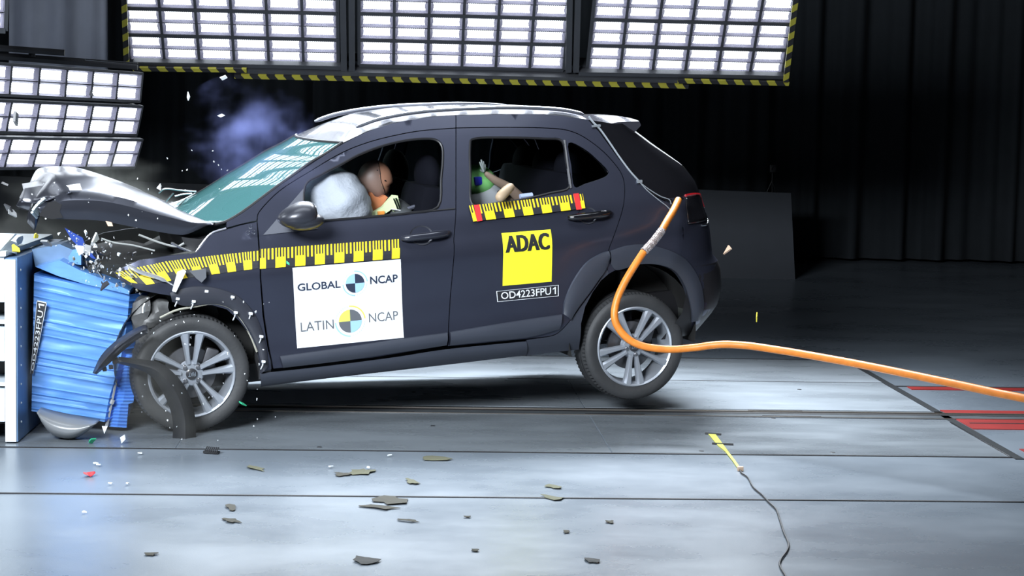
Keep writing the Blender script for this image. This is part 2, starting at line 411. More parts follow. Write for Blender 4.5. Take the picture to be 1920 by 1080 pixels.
# rear face grids (tailgate, bumper back), spanning the full width
def rear_face(name, z0, z1, mt, nz=14, dz=0):
    mb = MB(); rows = []
    for i in range(nz + 1):
        z = z0 + (z1 - z0) * i / nz; w0 = Wz(z); e = UE(z); r = []; RC = RCf(z)
        for j in range(-24, 25):
            th = j / 24; s = math.sin(th * math.pi / 2)
            c = max(0, 1 - abs(s) ** NC) ** (1 / NC) * .85 + .15 * math.cos(th * math.pi / 2)
            a = max(0., (abs(s) * w0 - (w0 - RC)) / RC); a = min(a, 1)
            u = e - RC * (1 - (1 - a ** NC) ** (1 / NC)) + .03 * (1 - s * s)
            r.append((u, s * w0, z))
        rows.append([p for p in r])
    mb.grid(rows); return mb.build(name, mt, car, smooth=60)
tg = rear_face('tailgate', 1.03, 1.47, GLOSSB); rear_face('tailgate_lower', .62, 1.03, PAINT, 10); rear_face('bumper_back', .2, .62, BLACK, 8)

# roof: crowned sheet between the two roof sides, its front row shared with the windscreen header
edge = PP([(1125, 246)] + roofl); edge.sort(); eu = [p[0] for p in edge]; ez = [p[1] for p in edge]
def redge(u): return float(np.interp(u, eu, ez))
u0 = eu[0]; u1 = eu[-1]; hu, hz = P(642, 268); rows = []
for i in range(49):
    t = i / 48; r = []
    for j in range(-18, 19):
        s = j / 18; k = max(0., 1 - t / .22); k = k * k * (3 - 2 * k)
        u = u0 + (u1 - u0) * t - .075 * (1 - abs(s) ** 2.3) * (1 - t) ** 2 + .03 * (1 - s * s) * t
        uu = max(u0, min(u1, u0 + (u1 - u0) * t)); z = redge(uu); wv = Wz(z) - .004
        cz = z + .040 * (1 - abs(s) ** 2.4); fz = hz - .009 * (1 - abs(s) ** 2.3) + .012 * (1 - s * s) + (z - hz)
        r.append((u, s * wv, cz * (1 - k) + (fz + .003) * k))
    rows.append(r)
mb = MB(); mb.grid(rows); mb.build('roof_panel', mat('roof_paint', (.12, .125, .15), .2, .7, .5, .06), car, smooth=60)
# roof rails
for sgn in (-1, 1):
    rp = PP([(672, 243), (723, 226), (807, 213), (923, 207), (1000, 207), (1060, 211), (1100, 219)])
    pts = [(u, sgn * (Wz(z) - .045), z + .012) for u, z in rp]
    mb = MB(); mb.tube(crom(pts, 6), [.006] + [.013] * (len(crom(pts, 6)) - 2) + [.006], 8)
    mb.build('roof_rail', mat('satin_rail', (.25, .26, .3), .28, .8), car)
# spoiler
sp = MB(); rows = []
for j in range(-14, 15):
    s = j / 14; wv = .60 * s; tip = 1 - .1 * abs(s) ** 4
    a = (u1 - .02, redge(u1) + .02 + .02 * (1 - s * s)); e = (u1 + (2.80 - u1) * tip, 1.475 + .02 * (1 - s * s))
    e2 = (e[0] + .01, e[1] - .025); e3 = (e[0] - .03, e[1] - .06); b = (u1 + .02, 1.36)
    pr = [a, ((a[0] + e[0]) / 2, (a[1] + e[1]) / 2 + .014), e, e2, e3, b]
    rows.append([(p[0], wv, p[1]) for p in pr])
sp.grid(rows); sp.add([p for p in rows[0]], [tuple(range(6))]); sp.add([p for p in rows[-1]], [tuple(range(6))])
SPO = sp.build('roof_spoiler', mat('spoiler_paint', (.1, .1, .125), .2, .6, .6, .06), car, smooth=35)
skin('tailgate_side', hatch, off=.0, mt=GLOSSB); skin('tailgate_side', hatch, off=.0, mt=GLOSSB, side=1)
# bright metal line along the edge + rear wiper on the tailgate glass
mb = MB(); a = P3(1207, 274, -.5); b = P3(1276, 322, -.55); mb.tube([a, a.lerp(b, .5) + Vector((.005, 0, .004)), b], .007, 6)
mb.build('glass_edge_line', CHROME, car)
mb = MB(); a = P3(1232, 290, -.35); b = P3(1262, 307, -.4); mb.tube(crom([a, a.lerp(b, .5) + Vector((.02, 0, .015)), b, b + Vector((.04, 0, -.05))], 4), .008, 6)
mb.build('rear_wiper', CHROME, car)
# thin cable taped down the rear pillar
def onside(px, off=.006): return [Vector((u, -(Wd(u, z) + off), z)) for u, z in PP(px)]
mb = MB(); mb.tube(crom(onside([(1103, 218), (1112, 230), (1125, 243), (1143, 268), (1160, 293), (1180, 320), (1197, 339)]), 5), .006, 6)
mb.box(onside([(1117, 236)])[0], (.05, .02, .012)); mb.box(onside([(1198, 340)])[0], (.03, .02, .016))
mb.tube(crom(onside([(1199, 342), (1218, 356), (1238, 368), (1254, 374), (1258, 383)]), 5), .003, 5)
mb.tube(crom(onside([(1199, 342), (1214, 358), (1236, 376), (1248, 385), (1256, 393)]), 5), .003, 5)
mb.build('taped_cable', mat('cable_sheath_grey', (.3, .33, .36), .35, .3), car)
# tail light
mb = MB(); rows = []
for i in range(9):
    z = .875 + .155 * i / 8; r = []
    for j in range(13):
        u = 2.93 + .19 * j / 12 + .02 * (i / 8); u = min(u, UE(z) - .004); r.append((u, -(Wd(u, z) + .008), z))
    rows.append(r)
mb.grid(rows); tl = mb.build('tail_light', GLOSSB, car, solid=.01)
mb = MB(); rl_ = [(2.95, 1.035), (3.02, 1.035), (3.09, 1.02), (3.115, .99), (3.118, .94)]
mb.tube(crom([(u, -(Wd(min(u, UE(z) - .003), z) + .012), z) for u, z in rl_], 5), .009, 6); mb.build('lens', TAIL, tl)
mb = MB(); mb.tube(crom([(u, -(Wd(min(u, UE(z) - .003), z) + .01), z) for u, z in [(3.03, .855), (3.09, .852), (3.12, .87), (3.115, .91)]], 5), .006, 6); mb.build('chrome_trim', CHROME, tl)
# flares and cladding
def strip(name, outer, inner, off, mt=CLAD, parent=car, n=6, side=-1, thick=.03, bul=.012):
    a = smoothpoly(PP(outer), n); b = smoothpoly(PP(inner), n); k = min(len(a), len(b)); rows = []
    A = [a[int(i * (len(a) - 1) / (k - 1))] for i in range(k)]; B = [b[int(i * (len(b) - 1) / (k - 1))] for i in range(k)]
    for p, q in zip(A, B):
        r = [(p[0], side * (Wd(*p) - .004), p[1])]
        for t in (0.04, .2, .4, .6, .8, .96):
            u = p[0] + (q[0] - p[0]) * t; z = p[1] + (q[1] - p[1]) * t
            r.append((u, side * (Wd(u, z) + off + bul * math.sin(math.pi * t)), z))
        r.append((q[0], side * (Wd(*q) + off - thick), q[1])); rows.append(r)
    mb = MB(); mb.grid(rows); return mb.build(name, mt, parent, smooth=40)
strip('wheel_arch_trim', [(1055, 588), (1058, 563), (1073, 527), (1097, 493), (1123, 476), (1140, 470)], [(1070, 600), (1083, 578), (1097, 560), (1118, 531), (1134, 508), (1143, 486)], .012, parent=rdoor)
strip('wheel_arch_trim', [(1143, 470), (1175, 460), (1208, 458), (1245, 465), (1281, 482), (1302, 506), (1316, 535), (1322, 570), (1318, 600)], [(1144, 496), (1156, 508), (1196, 497), (1232, 497), (1262, 508), (1280, 532), (1290, 560), (1296, 590), (1297, 604)], .01)
strip('door_cladding', [(524, 667), (640, 651), (740, 636), (838, 623)], [(530, 690), (640, 677), (740, 662), (836, 648)], .012, parent=fdoor)
strip('door_cladding', [(843, 622), (920, 609), (990, 598), (1053, 589)], [(842, 648), (920, 640), (990, 633), (1047, 618)], .012, parent=rdoor)
strip('side_sill', [(487, 700), (600, 688), (740, 670), (838, 655), (987, 640)], [(489, 726), (600, 712), (740, 696), (838, 685), (987, 667)], .0, n=8)
def strip2(a): pass
# far side sill
mb = MB(); mb.box((1.3, .8, .25), (2.0, .12, .12)); mb.build('side_sill', CLAD, car)
# window seals
def seal(poly, parent, mt=BLACK, r=.007):
    pts = [Vector((u, -(Wd(u, z) + .002), z)) for u, z in poly]; pts.append(pts[0]); mb = MB(); mb.tube(pts, r, 6, False); return mb.build('window_seal', mt, parent)
seal(fwin, fdoor); seal(rwin, rdoor)
mb = MB(); mb.tube([Vector((u, -(Wd(u, z) + .002), z)) for u, z in PP([(1058, 263), (1064, 310), (1070, 353)])], .008, 6); mb.build('window_divider', mat('divider_grey', (.12, .12, .13), .4), rdoor)
mb = MB(); fill(mb, qwin, [], lambda u, z: (u, -(Wd(u, z) - .01), z), .04); mb.build('quarter_glass', TINT, rdoor)
for wn, dr, gm in ((fwin, fdoor2, CLEARG), (rwin, rdoor2, CLEARG), (qwin, rdoor2, TINT)):
    mb = MB(); fill(mb, wn, [], lambda u, z: (u, (Wd(u, z) - .01), z), .05); mb.build('window_glass', gm, dr)
# bright line under the windows
mb = MB(); mb.tube(crom(onside([(604, 414), (724, 404), (820, 394), (853, 391)], .004), 4), .004, 6); mb.build('belt_moulding', BLACK, fdoor)
mb = MB(); fill(mb, inset(PP([(492, 441), (572, 349), (570, 408), (596, 416), (596, 430)]), .002), [], lambda u, z: (u, -(Wd(u, z) + .004), z), .03); mb.build('mirror_base', mat('triangle_grey', (.09, .095, .115), .4), fdoor)
# door handles
def handle(x0, y0, x1, y1, cx, cy, rr, parent, key):
    a = P(x0, y0); b = P(x1, y1); mb = MB(); n = 12; pts = []; rs = []
    for i in range(n + 1):
        t = i / n; u = a[0] + (b[0] - a[0]) * t; z = a[1] + (b[1] - a[1]) * t
        pts.append((u, -(Wd(u, z) + .012 + .028 * math.sin(math.pi * t) ** .5), z)); rs.append(.013 + .009 * math.sin(math.pi * min(1, t * 1.0)) ** .4 + (.003 if t > .6 else 0))
    mb.tube(pts, rs, 12); h = mb.build('door_handle', GLOSSB if not key else mat('handle_paint', (.03, .032, .045), .2, .3, .5), parent)
    c = P(cx, cy); mb = MB(); n = 28; ring = []; rows = []
    for k, (f, d) in enumerate(((1, .003), (.92, -.002), (.6, -.012), (.0, -.018))):
        r = []
        for i in range(n + 1):
            th = 2 * math.pi * i / n; u = c[0] + rr * f * math.cos(th) * 1.1; z = c[1] + rr * .85 * f * math.sin(th)
            r.append((u, -(Wd(u, z) + max(d, -.018) + .004 * (f > .5)), z))
        rows.append(r)
    mb.grid(rows); mb.build('handle_recess', mat('recess_paint', (.12, .125, .15), .25, .6, .4), parent)
    if key:
        q = P(826, 436); mb = MB(); mb.rev([(0, -.008), (.008, -.008), (.01, 0)], 16, 'y', (q[0], -(Wd(*q) + .044), q[1])); mb.build('keyhole', CHROME, parent)
handle(752, 447, 840, 436, 790, 441, .062, fdoor, True); handle(1064, 408, 1142, 399, 1101, 404, .055, rdoor, False)
# mirror
c0 = P3(563, 405, -.96); mb = MB()
def mf(q):
    x = q.x; return Vector((x if x < .55 else .55 + (x - .55) * .25, q.y, q.z * (1 - .28 * max(0, -x)) + .1 * x))
mb.ell(c0, (.125, .10, .078), fn=mf); mb.ell(c0 + Vector((.02, .0, -.03)), (.11, .09, .05)); mr = mb.build('door_mirror', mat('mirror_paint', (.03, .032, .042), .36, .3, .2), fdoor)
mb = MB(); mb.tube([c0 + Vector((.0, .02, -.04)), c0 + Vector((-.01, .14, -.06))], .03, 10); mb.build('mirror_arm', BLACK, fdoor)
mb = MB(); mb.rev([(0, 0), (.058, 0), (.062, -.006)], 24, 'x', c0 + Vector((.082, 0, .0))); mb.build('mirror_glass', CHROME, fdoor)

# ---- windscreen
ws = PP([(642, 268), (612, 288), (584, 304), (547, 331), (520, 350), (468, 389), (446, 404), (424, 416), (404, 421)])
wss = smoothpoly(ws, 4); rows = []
for i, (u, z) in enumerate(wss):
    t = i / (len(wss) - 1); wv = Wz(z) - .012; r = []
    for j in range(-18, 19):
        s = j / 18; b = (.075 + .12 * t) * (1 - abs(s) ** 2.3); r.append((u - b, s * wv, z - b * .12 + .012 * (1 - s * s)))
    rows.append(r)
mb = MB(); mb.grid(rows); WSCR = mb.build('windscreen', GLASS, car, smooth=80)
mb = MB(); mb.tube([rows[i][0] for i in range(len(rows))], .009, 6); mb.tube([rows[-1][j] for j in range(37)], .012, 6); mb.tube([rows[0][j] for j in range(37)], .009, 6)
mb.tube([rows[i][-1] for i in range(len(rows))], .009, 6); mb.build('windscreen_seal', BLACK, car)
# cracks low on the far side of the windscreen
mb = MB(); mb.mi = 0
def wsp(i, j): return Vector(rows[i][j]) + Vector((-.004, 0, .006))
nr = len(rows)
for k in range(26):
    i = nr - 1 - random.randint(0, 3); j = 36 - random.randint(1, 10); p = wsp(i, j); i2 = max(0, i - random.randint(3, 9)); j2 = min(36, max(0, j + random.randint(-4, 2))); q = wsp(i2, j2); mm = wsp((i + i2) // 2, (j + j2) // 2)
    mb.tube([p, mm + Vector((0, random.uniform(-.01, .01), 0)), q], .0016, 4)
mb.build('glass_cracks', mat('crack_white', (.8, .9, .9), .3), WSCR)

# ---- front fender (crumpled forward edge)
def crump(u, z, a=.0):
    k = max(0., min(1., (-.15 - u) / .45)); n3 = noise.noise_vector(Vector((u * 7, z * 7, 3.1)))
    return k, n3
fen = PP([(482, 415), (450, 422), (424, 430), (397, 438), (367, 474), (313, 479), (262, 488), (240, 497), (214, 513), (228, 530), (262, 545), (300, 552), (325, 556), (352, 573), (398, 573), (425, 581), (448, 602), (468, 628), (482, 655), (488, 700), (510, 692), (502, 650), (493, 590), (488, 520), (486, 475), (484, 445)])
mb = MB()
def ffn(d):
    def g(u, z):
        k, n3 = crump(u, z); w0 = Wd(u, z) + d
        return (u + n3.x * .03 * k, -(w0 - k * .06 + n3.y * .05 * k), z + n3.z * .02 * k)
    return g
fill(mb, inset(fen, .0025), [], ffn(0), .025, ffn(-.03)); FEN = mb.build('front_wing', PAINT, car, smooth=45)
mb = MB(); fill(mb, inset(fen, .0025), [], lambda u, z: (u, Wd(u, z), z), .05, lambda u, z: (u, Wd(u, z) - .03, z)); mb.build('front_wing', PAINT, car, smooth=45)
# front arch trim with its torn clips
strip('wheel_arch_trim', [(318, 548), (345, 539), (375, 536), (412, 541), (450, 557), (480, 592), (497, 640), (503, 685)], [(322, 566), (350, 575), (398, 570), (432, 580), (462, 612), (479, 645), (486, 672), (489, 700)], .008, mt=mat('arch_liner_dark', (.03, .032, .042), .4))
mb = MB(); ap = [(300, 596), (330, 582), (360, 576), (398, 570), (430, 578), (452, 600), (470, 630), (482, 660)]
mb.tube(crom([Vector((u, -(Wz(z) - .005), z)) for u, z in PP(ap)], 5), .006, 6); mb.build('arch_edge', mat('pale_edge', (.35, .34, .28), .6), FEN)
for (x, y) in [(363, 565), (387, 546), (436, 557), (442, 586), (470, 588), (490, 631), (494, 678), (333, 560)]:
    p = P3(x, y, -.895); mb = MB(); mb.box(p, (.02, .02, .014), Matrix.Rotation(.2, 3, 'Y'), .003)
    q = P3(x - 5, y + 14, -.87); mb.tube([p, p.lerp(q, .5) + Vector((0, -.01, 0)), q], .004, 5); mb.build('trim_clip', WHITE, FEN)
# ---- bonnet
st_lo = [(78, 404), (95, 409), (140, 411), (185, 413), (230, 421), (280, 431), (330, 439), (352, 438), (385, 424), (398, 422)]
st_hi = [(66, 385), (92, 374), (124, 363), (186, 364), (235, 373), (285, 388), (335, 402), (358, 409), (386, 416), (399, 419)]
lo = smoothpoly(PP(st_lo, -.80), 4); hi = smoothpoly(PP(st_hi, -.77), 4); rows = []
L_ = len(lo)
for i in range(L_):
    t = i / (L_ - 1); k = max(0, (.24 - t) / .24); a = lo[i]; b = hi[i]; r = [(a[0], -.77, a[1]), (a[0], -.80, a[1])]
    for q in (.25, .5, .75): r.append((a[0] + (b[0] - a[0]) * q, -.80 - .012 * math.sin(q * 3.14), a[1] + (b[1] - a[1]) * q))
    r.append((b[0], -.775, b[1]))
    top = .055 * math.sin(math.pi * min(1, (1 - t) * 1.02)) ** .7 + .035 * (1 - t) ** .5 + .006
    for j in range(1, 25):
        s = j / 24; v = -.775 + 1.53 * s; dd = min(s, 1 - s) * 1.53; hgt = top * (1 - (1 - min(1, dd / .5)) ** 2)
        ua = b[0] - .16 * t * math.sin(math.pi * s) * 1.0; z = b[1] + hgt + .012 * math.sin(s * 9) * (1 - t)
        n3 = noise.noise_vector(Vector((ua * 4.5, v * 3.5, 1.7)))
        r.append((ua + n3.x * .10 * k, v, z + n3.z * .10 * k - .10 * k * k + .016 * noise.noise(Vector((ua * 9, v * 7, 8))) * (.3 + .7 * k)))
    rows.append(r)
mb = MB(); mb.grid(rows); BON = mb.build('bonnet', HOODP, car, smooth=28, solid=.004)
# folded nose of the bonnet
def shard_sheet(name, pts, mt, parent, nrm=(0, 1, 0), th=.01, sm=30):
    mb = MB(); mb.prism(pts, Vector(nrm).normalized() * th); return mb.build(name, mt, parent, smooth=sm)
nose = MB(); nr_ = []
tops = [(42, 345), (75, 340), (110, 333), (130, 336), (152, 340)]; mids = [(42, 356), (60, 352), (95, 347), (122, 346), (150, 352)]; bots = [(38, 370), (62, 372), (88, 366), (112, 358), (132, 352)]
for k in range(4):
    src = [tops, mids, bots, [(x + 3, y + 9) for x, y in bots]][k]
    nr_.append([P3(x + random.uniform(-2, 2), y, -.30 - .17 * k + .05 * (j % 2)) for j, (x, y) in enumerate(src)])
nose.grid([crom(r, 3) for r in nr_]); nose.build('bonnet_nose', HOODP, car, smooth=20, solid=.004)
shard_sheet('torn_bracket', [P3(*p, -.74) for p in [(124, 348), (150, 344), (155, 360), (132, 362), (129, 352)]], WHITE, car)
# headlamp remains
mb = MB()
for k in range(11):
    t = k / 10; x = 66 + 22 * t; y = 402 - 26 * t ** .7
    a = P3(x - 6, y - 4, -.80); b = P3(x + 3, y + 6, -.74); mb.tube([a, b], .008, 6)
hl = mb.build('headlamp', mat('lamp_lens_grey', (.5, .58, .6), .25), car)
mb = MB(); mb.prism([P3(x, y, -.815) for x, y in [(74, 404), (80, 392), (90, 380), (104, 377), (116, 384), (112, 396), (118, 408), (96, 411)]], (0, .08, 0)); mb.build('lamp_cavity_shade', BLACK, hl)  # solid black block, its colour standing in for shade inside the broken lamp
# engine bay: battered block, radiator, pipes
random.seed(11)
mb = MB()
def jit(mbx, c, d, seed, amp=.03):
    bm = bmesh.new(); bmesh.ops.create_cube(bm, size=1); bmesh.ops.subdivide_edges(bm, edges=bm.edges[:], cuts=5, use_grid_fill=True)
    for q in bm.verts:
        p = Vector((q.co.x * d[0], q.co.y * d[1], q.co.z * d[2])); q.co = p + noise.noise_vector(p * 9 + Vector((seed, seed, seed))) * amp + Vector(c)
    bm.verts.index_update(); mbx.add([q.co.copy() for q in bm.verts], [[q.index for q in f.verts] for f in bm.faces]); bm.free()
DARKM = mat('engine_dark', (.045, .047, .045), .55, .3, var=.4, vscale=12)
jit(mb, (-.12, -.05, .72), (.65, 1.2, .42), 1, .06); jit(mb, (.18, -.35, .86), (.3, .5, .2), 2, .05); mb.build('engine_block', DARKM, car, smooth=30)
mb = MB(); jit(mb, (-.45, -.25, .70), (.07, .9, .5), 5, .05); mb.build('radiator', mat('radiator_grey', (.12, .125, .12), .5, .5, var=.3), car, smooth=30)
for nm, pts, r, mt in [
    ('coolant_hose', [(260, 440), (300, 455), (330, 462), (345, 456)], .006, mat('dusty_wire', (.3, .31, .3), .5)),
    ('wing_strut', [(321, 455), (340, 465), (362, 474), (366, 474)], .008, CHROME),
    ('wing_flange', [(367, 474), (380, 455), (397, 437), (424, 428)], .006, mat('flange_grey', (.35, .36, .4), .35, .6)),
    ('wiring_loop', [(100, 395), (125, 385), (150, 384)], .004, mat('dusty_wire', (.3, .31, .3), .5)),
    ('broken_pipe', [(190, 447), (215, 455), (250, 460), (290, 470)], .005, mat('dusty_wire', (.3, .31, .3), .5)),
    ('wiring_loop', [(180, 470), (188, 490), (183, 505), (192, 520)], .006, CHROME),
    ('upper_rail', [(242, 496), (300, 485), (345, 476), (366, 474)], .012, DARKM)]:
    mb = MB(); mb.tube(crom([P3(x, y, -.80) for x, y in pts], 5), r, 6); mb.build(nm, mt, car)
# wiper arms thrown up at the windscreen base
for pts in [[(297, 362), (310, 354), (340, 357), (368, 359)], [(306, 383), (325, 362)], [(328, 368), (345, 364), (360, 363)], [(318, 392), (335, 386), (350, 372)]]:
    mb = MB(); mb.tube(crom([P3(x, y, .25) for x, y in pts], 5), .005, 5); mb.build('wiper_arm', CHROME, car)
# cowl
mb = MB(); jit(mb, (.16, -.28, 1.0), (.28, 1.0, .1), 9, .03); jit(mb, (.24, .45, 1.02), (.2, .6, .1), 19, .03); mb.build('cowl', BLACK, car, smooth=30)
mb = MB(); q = P3(465, 436, -.86)
for dx, dz in ((0, 0), (.03, .0), (.015, .03)): mb.rev([(.008, 0), (.011, -.004), (.011, .004)], 12, 'y', q + Vector((dx, 0, dz)), close=True)
mb.build('hinge_bolts', CHROME, FEN)
# lens shards stuck on the wing
shard_sheet('torn_bracket', [P3(*p, -.93) for p in [(333, 510), (345, 505), (349, 509), (330, 548), (323, 546)]], WHITE, FEN)
shard_sheet('torn_bracket', [P3(*p, -.93) for p in [(355, 508), (386, 504), (387, 520), (378, 530), (368, 522)]], mat('grey_piece', (.12, .125, .14), .3), FEN)
mb = MB(); mb.tube(crom([P3(x, y, -.90) for x, y in [(236, 495), (262, 510), (300, 522), (330, 538)]], 5), [.004] * 2 + [.012] * 10 + [.004] * 4, 8); mb.build('bright_moulding', mat('gleaming_trim', (.7, .72, .76), .2, .7), FEN)
# bumper blade and splash guard in front of the wheel
mb = MB(); top = [(175, 700), (190, 668), (215, 642), (245, 622), (268, 611), (276, 612)]; bot = [(180, 701), (202, 682), (226, 660), (250, 640), (268, 628), (276, 624)]
mb.grid([crom([P3(x, y, -.99) for x, y in top], 4), crom([P3((a[0] + b[0]) / 2, (a[1] + b[1]) / 2, -1.015) for a, b in zip(top, bot)], 4), crom([P3(x, y, -.98) for x, y in bot], 4), crom([P3(x, y, -.93) for x, y in bot], 4)])
mb.build('bumper_blade', mat('blade_dark', (.03, .033, .045), .3, coat=.4), car, smooth=40, solid=.01)
mb = MB()
for (x, y, s) in ((216, 676, 1), (208, 688, .7), (196, 692, .7)): mb.box(P3(x, y, -.95), (.03 * s, .03, .03 * s), None, .003)
mb.build('bumper_bracket', BLACK, car)
outl = [(222, 671), (264, 675), (301, 682), (334, 710), (353, 740), (364, 778), (367, 838)]; inn = [(220, 679), (258, 690), (285, 705), (303, 730), (317, 759), (325, 795), (323, 842)]
o1 = crom([P3(x, y, -1.0) for x, y in outl], 5); i1 = crom([P3(x, y, -1.0) for x, y in inn], 5); mid = [a.lerp(b, .5) + Vector((0, -.035, 0)) for a, b in zip(o1, i1)]
mb = MB(); mb.grid([o1, mid, i1]); mb.build('splash_guard', mat('guard_rubber', (.016, .017, .02), .5), car, smooth=60, solid=.012)
mb = MB(); jit(mb, (-.40, -.48, .45), (.16, .3, .4), 21, .06); jit(mb, (-.42, -.45, .72), (.2, .4, .22), 33, .06)
jit(mb, P3(276, 650, -.78), (.09, .12, .2), 51, .05); jit(mb, P3(288, 590, -.76), (.16, .12, .14), 52, .05); jit(mb, P3(262, 600, -.76), (.08, .1, .22), 53, .05); mb.build('crushed_bumper', mat('crushed_grey', (.09, .09, .09), .5, .2, var=.5, vscale=15), car, smooth=25)
mb = MB(); jit(mb, (.40, -.80, .33), (.06, .08, .14), 22, .025); mb.build('sill_end', mat('crumpled_steel', (.12, .12, .13), .3, .7, var=.4), car, smooth=25)

# ---- wheels: wheel > tyre, brake disc, cap, bolts
def make_wheel(u, z, phase, vface=-.87, lettered=True, steer=0, parent=car):
    wr = .232; TR = .319; wd = .205
    sp = MB()
    # barrel + lip, camera side = -y
    sp.rev([(wr, -.002), (wr + .004, -.006), (wr - .002, -.012), (wr - .012, -.004), (wr - .020, .03), (wr - .028, .10), (wr - .016, .17), (wr - .004, .18)], 72, 'y')
    for k in range(5):
        for q in (-1, 1):
            c = math.radians(phase + 72 * k); a0 = c + q * .30; a1 = c + q * .19
            p0 = Vector((math.cos(a0) * .055, 0, math.sin(a0) * .055)); p1 = Vector((math.cos(a1) * (wr - .008), 0, math.sin(a1) * (wr - .008)))
            d = (p1 - p0).normalized(); nn = Vector((-d.z, 0, d.x)); rows = []
            for t in (0, .15, .4, .7, .9, 1):
                p = p0.lerp(p1, t); hw = .012 + .014 * t ** 2; dp = .012 - .016 * t + .0; y0 = .012 - .012 * t
                rows.append([p + nn * (-hw) + Vector((0, y0 + .03, 0)), p + nn * (-hw) + Vector((0, y0 + .004, 0)), p + nn * (-hw * .55) + Vector((0, y0 - .008, 0)), p + nn * (hw * .55) + Vector((0, y0 - .008, 0)), p + nn * hw + Vector((0, y0 + .004, 0)), p + nn * hw + Vector((0, y0 + .03, 0))])
            sp.grid(rows)
    sp.rev([(0, .012), (.03, .012), (.062, .016), (.07, .026), (.072, .05)], 40, 'y')
    W_ = sp.build('wheel', ALLOY, parent, smooth=35)
    W_.location = (u, vface, z)
    if steer: W_.rotation_euler = (0, 0, steer)
    t = MB()
    def fn(j, k, r, h):
        if j in (8, 9, 14, 15) and k % 2: r -= .010
        if j in (10, 13) and k % 2: r -= .004
        return r, h
    prof = [(wr - .004, .012), (wr + .004, -.004), (wr + .012, -.008), (wr + .03, -.014), (.28, -.016), (.293, -.012), (.302, -.006), (.3085, .002), (.313, .012), (.317, .024), (.319, .04), (TR, .075), (TR, .12), (.319, .155), (.317, .17), (.313, .182), (.30, .20), (.28, .21), (wr + .01, .2), (wr - .004, .18)]
    t.rev(prof, 168, 'y', fn=fn); t.build('tyre', RUBBER, W_, smooth=30)
    g = MB()
    for yy in (.058, .097, .136): g.rev([(.3195, yy - .004), (.3198, yy), (.3195, yy + .004)], 90, 'y')
    g.build('tread_groove', BLACK, W_)
    b = MB(); b.rev([(.02, .07), (.14, .07), (.142, .075), (.14, .09), (.02, .09)], 48, 'y'); b.box((.11, .08, .06), (.07, .06, .12), Matrix.Rotation(.4, 3, 'Y'), .01); b.build('brake_disc', mat('disc_steel', (.16, .16, .17), .4, .8), W_)
    cp = MB(); cp.rev([(0, .0), (.024, .0), (.030, .004), (.031, .012)], 32, 'y'); cp.mi = 1
    v, f = textmesh('FIAT', .02)
    cp.add([(-(x - .5) * .040 , -.0015, -(y - .5) * .024) for x, y in v], f)
    cp.build('hub_cap', [mat('cap_dark', (.03, .03, .035), .3, coat=.5), CHROME], W_, smooth=35)
    for k in range(4):
        a = math.radians(phase + 45 + 90 * k + 3); bl = MB(); bl.rev([(0, -.0), (.008, .0), (.0115, .004), (.012, .014), (.017, .016), (.018, .02)], 12, 'y', (math.cos(a) * .049, 0, math.sin(a) * .049)); bl.build('wheel_bolt', mat('bolt_steel', (.3, .3, .32), .3, .9), W_, smooth=30)
    return W_
ZW = .33
q = P(1190, 650, -.835)
make_wheel(0, ZW, 84, -.87); make_wheel(q[0], q[1], 51, -.835)
# far-side wheels as bodies of revolution of the same build
def far_wheel(u, z):
    W_ = make_wheel(u, z, 30, .0); W_.location = (u, .86, z); W_.rotation_euler = (0, 0, math.pi); return W_
far_wheel(0.0, .35); far_wheel(2.56, .28)
# wheel housings: dark half drums inside the arches
for (u, z, r) in ((.0, .40, .40), (2.57, .27, .40)):
    for s in (-1, 1):
        mb = MB(); rw = []
        for k in range(25):
            th = math.radians(-15 + 210 * k / 24); rw.append([(u + r * math.cos(th), s * .835, z + r * math.sin(th)), (u + r * math.cos(th), s * .55, z + r * math.sin(th))])
        mb.grid(rw); mb.add([(u + r * math.cos(math.radians(a)), s * .55, z + r * math.sin(math.radians(a))) for a in range(-15, 200, 15)], [tuple(range(15))])
        mb.build('wheel_housing', mat('housing_black', (.012, .012, .012), .8), car, smooth=60)
mb = MB(); mb.tube([(2.57, -.7, .2), (2.57, .7, .2)], .035, 10); mb.tube([(2.2, -.5, .3), (2.57, -.6, .2)], .03, 8); mb.tube([(2.55, -.6, .25), (2.62, -.6, .6)], .04, 10); mb.build('rear_axle', BLACK, car)
mb = MB(); mb.box((1.3, 0, .27), (3.1, 1.42, .1)); mb.box((2.85, 0, .35), (.5, 1.2, .2)); mb.build('underbody', BLACK, car)
mb = MB(); mb.box((2.98, -.66, .33), (.035, .22, .2), None, .01); mb.build('mud_flap', mat('flap', (.05, .055, .05), .6), car)

